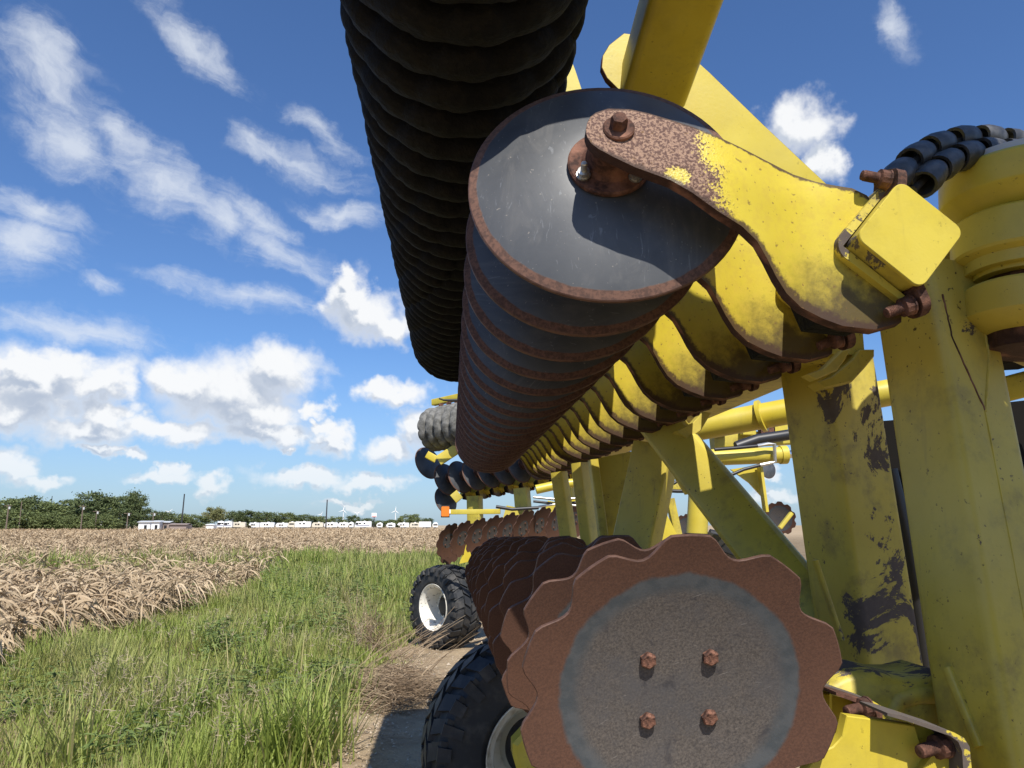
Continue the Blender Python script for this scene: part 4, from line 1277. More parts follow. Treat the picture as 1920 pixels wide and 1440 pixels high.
for k in range(NDISC - 1):
    c = C_SE + Vector((0, PITCH_D * k, -0.0036 * k))
    a_ = part('disc_arm', LA, c)
    link('clamp_plate', LA2, a_)
    link('clamp_back', LA3, a_)
    link('hub', ME_HUB2, a_, -N_SE * 0.135, Q_SE)
    if k < 6:
        link('clamp_bolt', ME_CB, a_, at(1772, 1396, 1.27) - C_SE, frame_quat((-1, -0.25, -0.12)), 1.15)
        link('clamp_bolt', ME_CB, a_, at(1627, 1325, 1.36) - C_SE, frame_quat((-1, -0.25, -0.1)))
    b_ = MB()
for k in range(1):
    b_ = MB()
    ring = [(1568, 1298), (1640, 1320), (1654, 1332), (1656, 1352), (1646, 1352), (1643, 1336), (1634, 1327), (1568, 1304)]
    b_.prism([at(x_, y_, 1.36) for x_, y_ in ring], (0, 0.08, 0))
    b_.prism([at(x_, y_, 1.44) for x_, y_ in ((1560, 1303), (1640, 1325), (1650, 1340), (1650, 1400), (1560, 1400))], (0, 0.01, 0), 0, 1)
    part('clamp_plate', b_.mesh('clamp_plate', ['rust', 'paint_post'], 40))
# casting at the foot of the posts
b_ = MB()
for j, (pts, Y) in enumerate((([(1555, 1290), (1590, 1266), (1640, 1255), (1680, 1268), (1730, 1272), (1772, 1266)], 1.62),)):
    pass
foot = [(1545, 1292), (1575, 1274), (1605, 1261), (1640, 1257), (1668, 1264), (1700, 1272), (1735, 1272), (1775, 1262), (1790, 1300), (1790, 1420), (1545, 1420)]
b_.prism([at(x_, y_, 1.55) for x_, y_ in foot], (0, 0.16, 0), 0.012)
part('foot_bracket', b_.mesh('foot_bracket', 'paint_worn', 50))
b_ = MB(); b_.tube([at(1665, 1350, 1.56), at(1682, 1312, 1.56), at(1715, 1302, 1.56), at(1800, 1300, 1.56)], 0.020, 12); part('lug', b_.mesh('lug', 'paint_worn', 60))

# ---- posts and braces of the folded frame
def post(name, a, b2, w, ang, mat, bev=0.021, w1=None):
    q = MB()
    s = Vector((math.cos(math.radians(ang)), math.sin(math.radians(ang)), 0))
    q.beam(a, b2, w, w, s, bev, w1, w1, seg=5)
    return part(name, q.mesh(name, mat, 30)), s
p1a, p1b = at(1738, 520, 1.56), at(1914, 1540, 1.42)
P1, s1 = post('frame_post', p1a, p1b, 0.166, 12, 'paint_post')
p2a, p2b = at(1546, 670, 1.95), at(1645, 1330, 1.95)
P2, s2_ = post('frame_post', p2a, p2b, 0.178, 14, 'paint_worn')
# right-hand face of the near post: weld seam and V-shaped weld
ax1 = (p1b - p1a).normalized()
sA = (s1 - ax1 * s1.dot(ax1)).normalized(); tA = ax1.cross(sA)
fn = -tA if (-tA).y < 0 and (-tA).x > 0 else (tA if tA.y < 0 and tA.x > 0 else sA)
cands = [sA, -sA, tA, -tA]
fn = max(cands, key=lambda v: v.x - v.y if v.y < 0 and v.x > 0 else -9)
fl = max(cands, key=lambda v: -v.x - v.y if v.y < 0 and v.x < 0 else -9)
PF = p1a + fn * 0.083
PL = p1a + fl * 0.083
lat = ax1.cross(fn).normalized()
if lat.x < 0: lat = -lat
L1 = (p1b - p1a).length
def on_face(t, off, n=fn, h=0.0828):
    return p1a + ax1 * (L1 * t) + n * h + lat * off
def seam(pts, r, mat='rust_dark'):
    q = MB()
    out_ = []
    for i in range(len(pts) - 1):
        for k in range(14):
            f_ = k / 14
            t_, o_f = pts[i][0] + (pts[i + 1][0] - pts[i][0]) * f_, pts[i][1] + (pts[i + 1][1] - pts[i][1]) * f_
            out_.append(on_face(t_, o_f) + lat * random.gauss(0, .0006) + fn * random.gauss(0, .0004))
    out_.append(on_face(*pts[-1]))
    q.tube(out_, r, 7)
    link('weld', q.mesh('weld', mat, 60), P1)
seam([(0.31, 0.0), (0.98, 0.002)], 0.0018, 'paint_dirty')
seam([(0.08, -0.056), (0.17, -0.050), (0.31, 0.0)], 0.0022)
seam([(0.12, 0.040), (0.20, 0.036), (0.31, 0.0)], 0.0030, 'paint_dirty')
q = MB(); a, b2 = on_plane(1778, 1252, PL, fl), on_plane(1838, 1400, PL, fl)
q.beam(a, b2, 0.018, 0.018, fl, 0.005); link('gusset', q.mesh('gusset', 'paint_post'), P1)
q = MB(); a, b2 = on_face(0.72, 0.075), on_face(0.87, 0.0)
q.beam(a, b2, 0.022, 0.022, fn, 0.005); link('gusset', q.mesh('gusset', 'paint_post'), P1)
q = MB(); q.beam(at(1528, 1050, 1.84), at(1578, 1200, 1.84), 0.010, 0.02, (1, 0, 0), 0.003); link('gusset', q.mesh('gusset', 'paint_post'), P2)
q = MB(); q.beam(at(1236, 790, 2.75), at(1580, 1215, 2.02), 0.15, 0.13, (0.75, -0.65, 0.2), 0.025)
part('diagonal_brace', q.mesh('diagonal_brace', 'paint_post', 30))
q = MB(); q.beam(at(1232, 836, 3.0), at(1176, 1100, 3.0), 0.165, 0.11, (0.8, -0.6, 0), 0.012)
part('frame_post', q.mesh('frame_post', 'paint_post', 30))
q = MB(); q.prism([at(x_, y_, 3.25) for x_, y_ in ((1108, 862), (1215, 840), (1170, 1080), (1134, 1080))], (0, 0.01, 0)); part('web_plate', q.mesh('web_plate', 'paint_post', 30))
q = MB(); q.beam(at(1112, 862, 3.2), at(1142, 1090, 3.2), 0.035, 0.06, (1, 0, 0), 0.006); part('flange', q.mesh('flange', 'paint_post', 30))
q = MB(); q.beam(at(1087, 868, 3.9), at(1116, 1090, 3.9), 0.06, 0.1, (0.8, -0.6, 0), 0.01); part('frame_post', q.mesh('frame_post', 'paint_post', 30))
q = MB(); q.beam(at(1048, 885, 4.6), at(1072, 1050, 4.6), 0.08, 0.08, (0.8, -0.6, 0), 0.01); part('frame_post', q.mesh('frame_post', 'paint_post', 30))
# lugs that hold the bar to the posts
for (pts, Y, th) in (([(1532, 716), (1560, 706), (1600, 672), (1612, 655), (1640, 655), (1640, 668), (1622, 690), (1598, 716), (1545, 728)], 1.72, 0.05),
                     ([(1512, 702), (1545, 690), (1580, 655), (1596, 655), (1570, 695), (1530, 712)], 1.64, 0.03),
                     ([(1268, 808), (1300, 792), (1318, 772), (1334, 774), (1314, 808), (1290, 824)], 2.55, 0.06),
                     ([(1145, 872), (1166, 852), (1176, 850), (1166, 880), (1152, 884)], 3.4, 0.05)):
    q = MB(); q.prism([at(x_, y_, Y) for x_, y_ in pts], (0, th, 0), 0.003); part('mounting_lug', q.mesh('mounting_lug', 'paint_post', 35))
# beam that runs behind the end of the bar to the hinge
q = MB(); q.beam(at(1690, 520, 1.78), at(2080, 515, 1.78), 0.30, 0.12, (0, 1, 0), 0.012); part('hinge_beam', q.mesh('hinge_beam', 'paint_dirty', 30))

# ---- hinge knuckles at the right edge
HB0, HB1 = at(1950, 800, 1.44), at(1922, 150, 1.44)
hax = (HB1 - HB0).normalized()
def hy(py):      # height along axis for an image row on the axis
    best = min(range(0, 1001), key=lambda k: abs((lambda v: CY - FPX * v.dot(UP) / v.dot(FWD))(HB0 + (HB1 - HB0) * k / 1000 - EYE) - py))
    return (HB1 - HB0).length * best / 1000
def knuckle(name, prof, mat='paint'):
    q = MB(); q.lathe([(r, hy(py)) for r, py in prof], HB0, hax, 56); return q.mesh(name, mat, 30)
hinge = part('hinge', knuckle('hinge', [(0.130, 520), (0.130, 380)]))
link('knuckle', knuckle('knuckle', [(0.132, 418), (0.150, 402), (0.168, 390), (0.170, 386), (0.170, 340), (0.166, 335), (0.05, 334)]), hinge)
link('knuckle', knuckle('knuckle', [(0.112, 528), (0.112, 506), (0.146, 494), (0.150, 489), (0.150, 428), (0.146, 424), (0.130, 423)]), hinge)
link('knuckle', knuckle('knuckle', [(0.06, 640), (0.10, 628), (0.130, 608), (0.134, 603), (0.134, 552), (0.130, 547), (0.08, 546)]), hinge)
link('pin', knuckle('pin', [(0.09, 660), (0.09, 500)], 'rust_dark'), hinge)
link('top_cap', knuckle('top_cap', [(0.158, 334), (0.158, 322), (0.150, 318), (0.02, 316)], 'roof_metal'), hinge)
q = MB(); q.beam(at(1900, 640, 1.60), at(2020, 690, 1.60), 0.10, 0.05, (0, 1, 0), 0.01); part('hinge_plate', q.mesh('hinge_plate', 'paint_post', 30))

# ---- woven black hose guard over the hinge
gp = [(1700, 342), (1728, 312), (1756, 294), (1792, 280), (1832, 274), (1872, 276), (1912, 284), (1960, 300)]
GP = [at(x_, y_, 1.36 + 0.018 * i) for i, (x_, y_) in enumerate(gp)]
def gcurve(t):
    f_ = t * (len(GP) - 1); i = min(int(f_), len(GP) - 2); return GP[i].lerp(GP[i + 1], f_ - i)
q = MB(); q.tube([gcurve(k / 20) for k in range(21)], 0.014, 8); guard = part('hose_guard', q.mesh('hose_guard', 'guard_rubber', 60))
upv = Vector((-0.45, 0.1, 0.9)).normalized()
for row in range(2):
    for k in range(6):
        t = (k + 0.5 * row) / 6.0 + 0.01
        p, d = gcurve(t), (gcurve(t + 0.03) - gcurve(t - 0.02)).normalized()
        u_ = (upv - d * upv.dot(d)).normalized()
        c = p + u_ * (0.021 if row == 0 else -0.024) + Vector((0, -0.012 if row else 0.004, 0))
        q = MB()
        n_ = 18
        sd_ = d.cross(u_)
        rings = []
        for (rr, h) in ((0.0250, -0.030), (0.0320, -0.032), (0.0345, -0.010), (0.0315, 0.018), (0.0235, 0.034), (0.0190, 0.033), (0.0250, -0.030)):
            rings.append([c + d * h + (u_ * math.cos(2 * PI * j / n_) * 0.86 + sd_ * math.sin(2 * PI * j / n_)) * rr for j in range(n_)])
        q.rings(rings, cap0=False, cap1=False)
        link('guard_link', q.mesh('guard_link', 'guard_rubber', 40), guard)
for r_ in (-0.020, 0.016):
    q = MB(); q.tube([gcurve(k / 20) + upv * r_ for k in range(21)], 0.0095, 8); link('inner_cord', q.mesh('inner_cord', 'guard_rubber', 60), guard)
q = MB(); q.prism([at(x_, y_, 1.36) for x_, y_ in ((1655, 322), (1668, 312), (1690, 308), (1700, 318), (1700, 345), (1690, 380), (1650, 380))], (0, 0.03, 0), 0.003); part('guard_anchor', q.mesh('guard_anchor', 'rust', 40))

# ---- roller with its rubber rings
SR = 0.889
RX, RZ, RR, RP = 0.0127 * SR, 1.6 + 1.322 * SR, 0.315 * SR, 0.1365 * SR
q = MB(); q.lathe([(0.262 * SR, 0.0), (0.262 * SR, 4.94 - 1.13)], (RX, 1.13, RZ), (0, 1, 0), 40); roller = part('roller', q.mesh('roller', 'rubber', 40))
def ring_mesh(name, mat):
    q = MB(); n_ = 110
    prof = [(-0.070, 0.250), (-0.069, 0.283), (-0.062, 0.300), (-0.048, 0.311), (-0.025, 0.315), (0.005, 0.309), (0.030, 0.296), (0.050, 0.277), (0.062, 0.250)]
    rings = []
    for (h, r) in prof:
        rg = []
        for k in range(n_):
            a = 2 * PI * k / n_
            lobe = abs(math.sin(a * 6.0)) ** 0.5
            dent = math.exp(-((((a * 12 / (2 * PI)) % 1.0) - 0.5) / 0.05) ** 2)
            rr = r - 0.010 * (1 - lobe) - 0.004 * dent * (1 if h > -0.03 else 0)
            hh = h - (0.022 * (lobe - 0.7) if h < -0.02 else 0.004 * math.sin(a * 12)) 
            rg.append(Vector((rr * math.cos(a), hh, rr * math.sin(a))))
        rings.append(rg)
    q.rings(rings, cap0=False, cap1=False)
    return q.mesh(name, mat, 60)
ME_RING = ring_mesh('roller_ring', 'rubber')
ME_RING_G = ring_mesh('roller_ring', 'rubber_grey')
rot_y = lambda a: Quaternion((0, 1, 0), a)
for k in range(31):
    y = 1.205 + RP * k
    link('roller_ring', ME_RING, roller, Vector((RX, y, RZ)), rot_y(0.13 * k + random.uniform(-.03, .03)), SR)
# roller arms: big plates and the square beam
for dy in (0.0, 1.9, 3.2):
    q = MB()
    pl = [(1170, 62), (1142, 84), (1130, 104), (1128, 126), (1138, 146), (1158, 166), (1240, 230), (1330, 420), (1420, 560), (1560, 560), (1690, 450), (1600, 388), (1545, 340), (1430, 232), (1330, 135), (1300, 108), (1240, 70)]
    q.prism([at(x_, y_, 1.78) + Vector((0, dy, 0)) for x_, y_ in pl], (0, 0.022, 0), 0.0015, 0, 1)
    part('roller_arm', q.mesh('roller_arm', ['paint_clean', 'rust_dark'], 35))
q = MB()
b0, b1 = at(1224, 160, 1.775), at(1322, -150, 1.38)
q.beam(b0, b1, 0.165, 0.150, (0.80, -0.5, 0.1), 0.022, seg=5)
part('roller_beam', q.mesh('roller_beam', 'paint', 30))
q = MB(); q.prism([at(x_, y_, 2.45) for x_, y_ in ((1040, 60), (1072, 115), (1078, 130), (1098, 190), (1098, 260), (1000, 260))], (0, 0.02, 0)); part('roller_bracket', q.mesh('roller_bracket', 'paint_clean', 35))

q = MB(); q.beam((0.54, 2.15, 2.63), (0.54, 5.0, 2.63), 0.16, 0.12, (1, 0, 0), 0.015); part('arm_shade_beam', q.mesh('arm_shade_beam', 'paint', 30))  # hidden beam added to shade the disc arms
# ---- wheels
def make_wheel(ctr, face, R, Wd, rim_r, rimmat, lab, nl=30):
    """face: unit vector pointing out of the visible side"""
    f_ = Vector(face).normalized()
    q4 = frame_quat(f_)
    hub = MB(); hub.lathe([(rim_r * 0.55, -0.03), (rim_r * 0.55, 0.0), (rim_r * 0.34, 0.03), (rim_r * 0.30, 0.06), (0.02, 0.065)], (0, 0, 0), (0, 0, 1), 28)
    w_ = part('wheel', hub.mesh('wheel', 'dark_steel', 30), ctr, q4)
    w_['label'] = lab
    t = MB()
    hw = Wd / 2
    prof = [(rim_r * 0.97, -hw * 0.80), (rim_r + 0.03, -hw * 0.92), ((R + rim_r) / 2, -hw), (R - 0.075, -hw * 0.95), (R - 0.042, -hw * 0.80), (R - 0.026, -hw * 0.4), (R - 0.024, 0),
            (R - 0.026, hw * 0.4), (R - 0.042, hw * 0.80), (R - 0.075, hw * 0.95), ((R + rim_r) / 2 + 0.01, hw), (rim_r + 0.045, hw * 0.97), (rim_r + 0.03, hw * 0.92), (rim_r * 0.97, hw * 0.80)]
    t.lathe(prof, (0, 0, 0), (0, 0, 1), 72, cap0=False, cap1=False)
    # tread blocks: two shoulder rows and two centre rows
    for row, (z0, z1, rr, tilt) in enumerate(((-hw * 0.99, -hw * 0.50, R - 0.006, 0.35), (hw * 0.50, hw * 0.99, R - 0.006, -0.35), (-hw * 0.44, -hw * 0.04, R - 0.002, -0.5), (hw * 0.04, hw * 0.44, R - 0.002, 0.5))):
        for k in range(nl):
            a = 2 * PI * (k + (0.5 if row % 2 else 0) + (0.25 if row > 1 else 0)) / nl
            wd = 2 * PI / nl * (0.30 if k % 2 else 0.36)
            vs = []
            for (zz, i) in ((z0, 0), (z1, 1)):
                aa = a + (tilt * (zz - (z0 + z1) / 2) / R * 1.2)
                edge = (abs(zz) > hw * 0.9)
                ro = rr - (0.040 if edge else 0.0)
                for da in (-wd, wd):
                    for (r_, z_) in ((ro - 0.03, zz), (ro, zz)):
                        vs.append((r_ * math.cos(aa + da), r_ * math.sin(aa + da), z_))
            # middle ring for the shoulder curve
            t.add(vs, [(0, 1, 3, 2), (4, 6, 7, 5), (1, 5, 7, 3), (0, 4, 5, 1), (2, 3, 7, 6)])
            if row < 2:
                zs = z0 if abs(z0) > abs(z1) else z1
                sgn = 1 if zs > 0 else -1
                vs = []
                for (r_, z_) in ((R - 0.035, zs * 0.99), (R - (0.13 if k % 2 else 0.095), zs * 1.05)):
                    for da in (-wd * 0.8, wd * 0.8):
                        vs += [(r_ * math.cos(a + da + tilt * 0.1 * sgn), r_ * math.sin(a + da), z_ - 0.03 * sgn), (r_ * math.cos(a + da), r_ * math.sin(a + da), z_ + 0.012 * sgn)]
                t.add(vs, [(0, 1, 3, 2), (4, 6, 7, 5), (1, 5, 7, 3), (0, 4, 5, 1), (2, 3, 7, 6)])
    link('tyre', t.mesh('tyre', 'tyre', 28), w_)
    r = MB()
    r.lathe([(rim_r * 0.55, -0.02), (rim_r * 0.62, -0.05), (rim_r * 0.80, -0.04), (rim_r * 0.86, hw * 0.5), (rim_r * 0.92, hw * 0.78), (rim_r * 1.0, hw * 0.86), (rim_r * 1.05, hw * 0.97), (rim_r * 1.07, hw * 0.97), (rim_r * 1.07, hw * 0.92), (rim_r, hw * 0.7)], (0, 0, 0), (0, 0, 1), 56, cap0=False, cap1=False)
    link('rim', r.mesh('rim', rimmat, 35), w_)
    for k in range(8):
        a = 2 * PI * k / 8
        q_ = MB(); q_.lathe([(0.013, 0), (0.013, 0.022), (0.009, 0.026)], (0, 0, 0), (0, 0, 1), 6)
        link('wheel_nut', q_.mesh('wheel_nut', 'zinc', 25), w_, (rim_r * 0.44 * math.cos(a), rim_r * 0.44 * math.sin(a), 0.02))
    return w_
wc = at(1008, 1398, 3.85)
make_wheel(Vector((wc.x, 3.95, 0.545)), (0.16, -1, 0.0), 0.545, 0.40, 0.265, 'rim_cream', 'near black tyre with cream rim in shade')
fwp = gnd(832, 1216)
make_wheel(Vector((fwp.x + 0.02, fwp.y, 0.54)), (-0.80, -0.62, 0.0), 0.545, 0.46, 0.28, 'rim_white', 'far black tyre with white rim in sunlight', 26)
# axle bracket of the near wheel
q = MB(); q.prism([at(x_, y_, 3.45) for x_, y_ in ((962, 1396), (982, 1374), (1010, 1380), (1040, 1400), (1040, 1560), (985, 1500), (962, 1420))], (0, 0.12, 0), 0.02); part('axle_bracket', q.mesh('axle_bracket', 'paint', 30))
q = MB(); q.beam((wc.x, 4.0, 0.55), (wc.x + 0.9, 4.2, 0.9), 0.14, 0.14, (0, 1, 0), 0.015); part('wheel_arm', q.mesh('wheel_arm', 'paint', 30))
q = MB(); q.beam((fwp.x + 0.1, fwp.y + 0.1, 0.55), (fwp.x + 0.9, fwp.y + 0.3, 1.3), 0.14, 0.14, (0, 1, 0), 0.015); part('wheel_arm', q.mesh('wheel_arm', 'paint', 30))

# ---- far wing: the same layout turned by half a right angle
FA, FB = at(843, 1015, 10.5), at(1079, 976, 9.2)
gdir = (FA - FB); phi = math.atan2(-gdir.x, gdir.y)
QF = Quaternion((0, 0, 1), phi)
NF = 9
for k in range(-1, NF + 2):
    c = FA.lerp(FB, k / (NF - 1))
    spin = random.uniform(0, 0.6)
    qn = spinq(frame_quat(QF @ N_SE), spin)
    if k == -1:
        c = c + Vector((0.22, 0.25, -0.06))
    o_ = part('serrated_disc', ME_SEF, c, qn, 0.98)
    if k >= 0:
        for (hx, hy_) in HB_POS:
            link('bolt', ME_HB, o_, (hx, hy_, -0.0265))
SA, SB = at(838, 899, 10.9), at(1003, 868, 10.0)
for k in range(0, 12):
    c = SA.lerp(SB, k / 6.0)
    part('smooth_disc', ME_SM, c, spinq(frame_quat(QF @ N_SM), random.uniform(0, 6)), 0.92)
    if k >= 0:
        disc_arm(c, QF, 0, False)
tdir = (SB - SA).normalized()
toff = QF @ (TC - C_SM)
q = MB(); q.beam(SA + toff - tdir * 0.25, SA + toff + tdir * 2.6, TSIDE, TSIDE, (0, 0.6, 1), 0.016); part('toolbar', q.mesh('toolbar', 'paint_dirty', 35))
# far roller
RA, RB = at(812, 806, 10.9), at(940, 782, 10.0)
rd = (RB - RA).normalized()
q = MB(); q.lathe([(0.262, 0.0), (0.262, 2.2)], RA, rd, 36); roll2 = part('roller', q.mesh('roller', 'rubber_grey', 40))
qr = Vector((0, 1, 0)).rotation_difference(rd)
for k in range(14):
    link('roller_ring', ME_RING_G, roll2, RA + rd * (0.06 + 0.155 * k), qr @ rot_y(0.3 * k))
for k in range(13):
    p = RA + rd * (0.14 + 0.155 * k) + Vector((0, 0, 0.30))
    q = MB(); q.prism([p + rd * x_ + Vector((0, 0, z_)) for x_, z_ in ((-0.05, 0.10), (0.05, 0.10), (0.03, 0.0), (0.006, -0.05), (-0.006, -0.05), (-0.03, 0.0))], (0.02, -0.02, 0.0)); part('scraper', q.mesh('scraper', 'rust', 30))
q = MB(); q.beam(RA + Vector((0, 0.06, 0.40)), RA + rd * 2.2 + Vector((0, 0.06, 0.40)), 0.09, 0.09, (0, 0, 1), 0.01); part('scraper_bar', q.mesh('scraper_bar', 'paint', 30))
for (x0, y0, x1, y1, Y, w_, mt) in ((800, 852, 818, 862, 10.6, 0.10, 'paint'), (822, 864, 862, 838, 10.5, 0.14, 'paint'), (850, 936, 862, 926, 10.2, 0.13, 'paint_post')):
    q = MB(); q.beam(at(x0, y0, Y), at(x1, y1, Y), w_, 0.08, (0, 0, 1), 0.01); part('roller_arm', q.mesh('roller_arm', mt, 30))
part('smooth_disc', ME_SM, at(803, 868, 11.2), frame_quat(QF @ N_SM), 0.95)
part('smooth_disc', ME_SM, at(836, 938, 11.0), frame_quat(QF @ N_SM), 0.8)
q = MB(); q.tube([at(823, 747, 9.9), at(832, 750, 9.9), at(846, 750.5, 9.9), at(870, 750, 9.9)], 0.01, 8, 0, 0.022); part('hook', q.mesh('hook', 'dark_steel', 60))
# posts and lamp of the far wing
for (x0, y0, x1, y1, Y, w_) in ((890, 930, 892, 1012, 10.7, 0.19), (978, 915, 986, 1010, 10.3, 0.19), (1062, 900, 1070, 1000, 9.8, 0.16)):
    q = MB(); q.beam(at(x0, y0, Y), at(x1, y1, Y), w_, 0.14, (0.8, -0.5, 0), 0.015); part('frame_post', q.mesh('frame_post', 'paint_post', 30))
q = MB(); q.beam(at(843, 960, 9.6), at(938, 959, 9.4), 0.035, 0.06, (0, 1, 0), 0.006); part('lamp_arm', q.mesh('lamp_arm', 'paint', 30))
q = MB()
lc = at(835, 959, 9.58)
q.box(lc, (0.105, 0.05, 0.145)); lamp = part('marker_lamp', q.mesh('marker_lamp', 'dark_steel', 0))
lens = MB(); lens.prism([lc + Vector((x_, -0.028, z_)) for x_, z_ in ((-0.04, -0.06), (0.04, -0.06), (0.048, -0.05), (0.048, 0.05), (0.04, 0.06), (-0.04, 0.06), (-0.048, 0.05), (-0.048, -0.05))], (0, -0.02, 0), 0.004)
link('lens', lens.mesh('lens', 'amber', 30), lamp)
q = MB(); q.box(lc + Vector((0.05, -0.03, 0.0)), (0.03, 0.03, 0.05)); link('lamp_clip', q.mesh('clip', 'white_paint', 0), lamp)

# ---- centre frame, cylinders and hoses seen between the posts
def cyl(name, a, b2, r, mat, n=24):
    q = MB(); q.tube([a, b2], r, n); return part(name, q.mesh(name, mat, 40))
c1 = cyl('cross_tube', at(1290, 806, 3.55), at(1700, 730, 3.2), 0.060, 'paint_clean')
q = MB(); q.tube([at(1424, 781, 3.42), at(1431, 779, 3.41)], 0.075, 24); link('collar', q.mesh('collar', 'paint_clean', 40), c1)
q = MB(); q.beam(at(1335, 828, 5.2), at(1520, 818, 5.2), 0.10, 0.10, (0, 1, 0), 0.01); part('cross_beam', q.mesh('cross_beam', 'paint_post', 30))
for x_ in (1352, 1402, 1436, 1462):
    q = MB(); q.box(at(x_, 806, 5.1), (0.09, 0.06, 0.07)); part('bearing_block', q.mesh('bearing_block', 'paint' if x_ % 4 else 'rust', 0))
hc = cyl('hydraulic_cylinder', at(1330, 858, 4.5), at(1462, 853, 4.5), 0.049, 'paint_clean')
q = MB(); q.tube([at(1462, 853, 4.5), at(1474, 852.5, 4.5)], 0.056, 24); link('gland', q.mesh('gland', 'paint', 40), hc)
q = MB(); q.tube([at(1474, 852, 4.5), at(1560, 848, 4.5)], 0.024, 16); link('rod', q.mesh('rod', 'chrome', 40), hc)
q = MB(); q.tube([at(1420, 836, 4.42), at(1440, 832, 4.42), at(1452, 833, 4.42), at(1453, 866, 4.42), at(1445, 868, 4.42), at(1425, 872, 4.42)], 0.011, 10); link('steel_pipe', q.mesh('steel_pipe', 'zinc', 30), hc)
q = MB(); q.tube([at(1340, 843, 4.42), at(1380, 840, 4.42), at(1422, 836, 4.42)], 0.010, 8); part('hydraulic_hose', q.mesh('hydraulic_hose', 'hose', 60))
q = MB(); q.tube([at(1360, 895, 4.42), at(1395, 880, 4.42), at(1426, 872, 4.42)], 0.010, 8); part('hydraulic_hose', q.mesh('hydraulic_hose', 'hose', 60))
q = MB(); q.tube([at(1380, 838, 4.8), at(1420, 824, 4.8), at(1480, 815, 4.8)], 0.035, 8); part('hydraulic_hose', q.mesh('hydraulic_hose', 'hose', 60))
q = MB(); q.prism([at(x_, y_, 5.0) for x_, y_ in ((1370, 880), (1422, 872), (1430, 932), (1405, 905))], (0, 0.02, 0)); part('gusset_plate', q.mesh('gusset_plate', 'paint_clean', 0))
q = MB(); q.beam(at(1424, 872, 4.95), at(1436, 960, 4.95), 0.02, 0.06, (1, 0, 0), 0.003); part('upright_strap', q.mesh('upright_strap', 'paint_clean', 0))
part('smooth_disc', ME_SM, at(1440, 880, 16.0), frame_quat((0.3, -1, 0.1)), 0.78)
o_ = part('serrated_disc', ME_SE, at(1462, 972, 8.2), spinq(frame_quat((-0.75, -0.65, -0.15)), 0.2), 0.72)
q = MB(); q.beam(at(1462, 990, 8.0), at(1484, 962, 8.0), 0.06, 0.04, (0, 1, 0), 0.01); part('disc_arm', q.mesh('disc_arm', 'paint_clean', 30))
cyl('upright_cylinder', at(1312, 900, 5.0), at(1306, 1012, 5.0), 0.068, 'paint_clean')
q = MB(); q.tube([at(1306, 1000, 5.0), at(1306, 1007, 5.0)], 0.078, 24); part('collar', q.mesh('collar', 'dark_steel', 40))
q = MB(); q.prism([at(x_, y_, 4.6) for x_, y_ in ((1222, 1012), (1243, 950), (1270, 1003), (1275, 1020))], (0, 0.02, 0)); part('gusset_plate', q.mesh('gusset_plate', 'paint_clean', 0))
q = MB(); q.beam(at(1256, 935, 4.8), at(1272, 1010, 4.8), 0.05, 0.05, (1, 0, 0), 0.006); part('frame_post', q.mesh('frame_post', 'paint_post', 30))
part('serrated_disc', ME_SE, at(1284, 992, 6.5), spinq(frame_quat((-0.8, -0.5, 0.1)), 0.2), 0.5)
q = MB(); q.beam(at(1240, 915, 5.2), at(1300, 912, 5.2), 0.05, 0.05, (0, 1, 0), 0.006); part('cross_beam', q.mesh('cross_beam', 'paint_dirty', 30))
for (pts, r) in ((((1250, 920), (1270, 921), (1300, 921)), 0.012), (((1252, 912), (1275, 900), (1290, 915)), 0.012), (((1330, 1000), (1345, 1004), (1372, 1005)), 0.03)):
    q = MB(); q.tube([at(x_, y_, 5.0) for x_, y_ in pts], r, 8); part('hydraulic_hose', q.mesh('hydraulic_hose', 'hose', 60))
q = MB(); q.beam(at(1330, 1016, 5.0), at(1400, 1040, 4.6), 0.1, 0.1, (0, 1, 0), 0.01); part('drawbar', q.mesh('drawbar', 'dark_steel', 30))
q = MB(); q.beam(at(1262, 880, 4.2), at(1290, 925, 4.2), 0.03, 0.05, (1, 0, 0), 0.005); part('link_strap', q.mesh('link_strap', 'paint_clean', 30))
# far wing clutter of hoses
for (pts, Y, r, mt) in ((((1000, 932), (1040, 936), (1090, 934)), 8.6, 0.014, 'zinc'), (((1000, 940), (1045, 945), (1090, 941)), 8.6, 0.014, 'hose'), (((1010, 950), (1050, 944), (1095, 950)), 8.5, 0.012, 'zinc'),
                        (((1048, 908), (1058, 920), (1062, 945), (1066, 965)), 7.6, 0.012, 'hose'), (((930, 950), (960, 955), (1010, 952)), 9.3, 0.02, 'hose'), (((1005, 918), (1050, 908), (1085, 905)), 8.4, 0.05, 'paint_clean')):
    q = MB(); q.tube([at(x_, y_, Y) for x_, y_ in pts], r, 8); part('hydraulic_hose' if mt != 'paint_clean' else 'cross_tube', q.mesh('hose', mt, 60))
for (x_, y_, s) in ((1035, 958, 0.13), (1075, 952, 0.12), (958, 968, 0.14), (1060, 1004, 0.11), (1030, 1006, 0.10), (880, 1038, 0.13), (868, 1030, 0.08)):
    p = at(x_, y_, 10.6 - (x_ - 843) / 236 * 1.0)
    q = MB(); q.prism([p + Vector((-s, 0, -s)), p + Vector((s, 0, -s * 0.6)), p + Vector((s * 0.5, 0, s * 0.8)), p + Vector((-s * 0.4, 0, s))], (0.02, 0.06, 0)); part('mounting_lug', q.mesh('mounting_lug', 'paint_clean', 0))
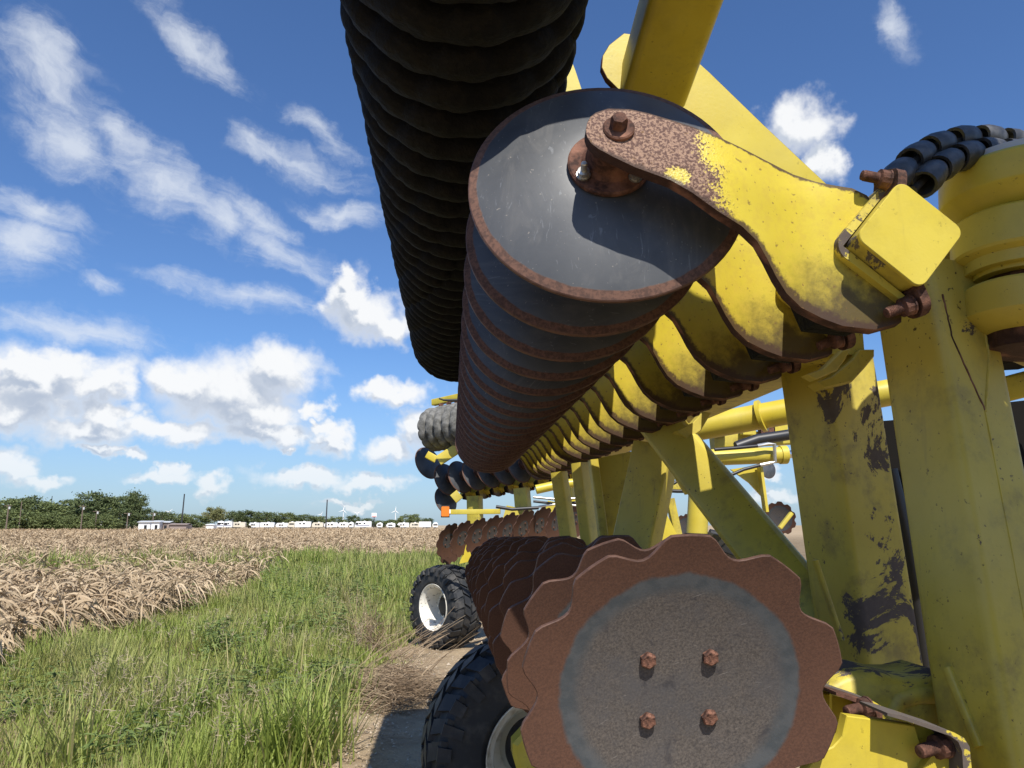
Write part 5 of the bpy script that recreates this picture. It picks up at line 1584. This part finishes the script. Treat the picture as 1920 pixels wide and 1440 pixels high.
# hose and an added black beam filling the dark gap behind the second post and dark frame right of the near post
q = MB(); q.beam(at(1664, 790, 2.35), at(1752, 1290, 2.35), 0.12, 0.06, (1, 0, 0), 0.02); part('gap_filler_beam', q.mesh('gap_filler_beam', 'black', 40))
q = MB(); q.tube([at(1668, 880, 2.25), at(1700, 1010, 2.25), at(1720, 1120, 2.25), at(1742, 1260, 2.25)], 0.022, 10); part('hydraulic_hose', q.mesh('hydraulic_hose', 'hose', 60))
q = MB(); q.beam(at(1865, 735, 2.3), at(2000, 700, 2.2), 0.05, 0.08, (0, 1, 0), 0.01); part('cross_beam', q.mesh('cross_beam', 'paint_dirty', 30))
q = MB(); q.prism([at(x_, y_, 2.4) for x_, y_ in ((1872, 756), (2020, 740), (2060, 1500), (1890, 1500))], (0, 0.06, 0)); part('side_plate', q.mesh('side_plate', 'black', 0))
q = MB(); q.prism([at(x_, y_, 2.1) for x_, y_ in ((1878, 662), (1920, 672), (2000, 668), (2000, 640), (1878, 630))], (0, 0.2, 0)); part('side_plate', q.mesh('side_plate', 'black', 0))

# ---- neighbouring frame section, out of view, added and shaped to shade the near posts
def shade_beam(a, b2, w_, h_, name):
    q = MB(); q.beam(a, b2, w_, h_, (0, 0, 1) if abs(Vector(b2).z - Vector(a).z) < 0.3 else (1, 0, 0), 0.015); part(name, q.mesh(name, 'paint_post', 30))
shade_beam((0.0, 0.93, 2.985), (1.06, 0.93, 2.985), 0.14, 0.10, 'disc_shade_beam')  # unseen beam added to shade the top of the front disc
shade_beam((1.09, 0.70, 1.20), (1.05, 0.70, 3.25), 0.28, 0.20, 'frame_post')
shade_beam((1.27, 0.70, 1.10), (1.25, 0.70, 2.72), 0.10, 0.18, 'frame_post')
shade_beam((1.45, 0.15, 1.40), (1.42, 0.15, 3.00), 0.22, 0.22, 'frame_post')
shade_beam((1.05, 0.78, 3.36), (1.55, -1.5, 3.36), 0.20, 0.20, 'toolbar')
shade_beam((1.10, 0.72, 1.25), (1.55, -1.5, 1.25), 0.20, 0.20, 'toolbar')
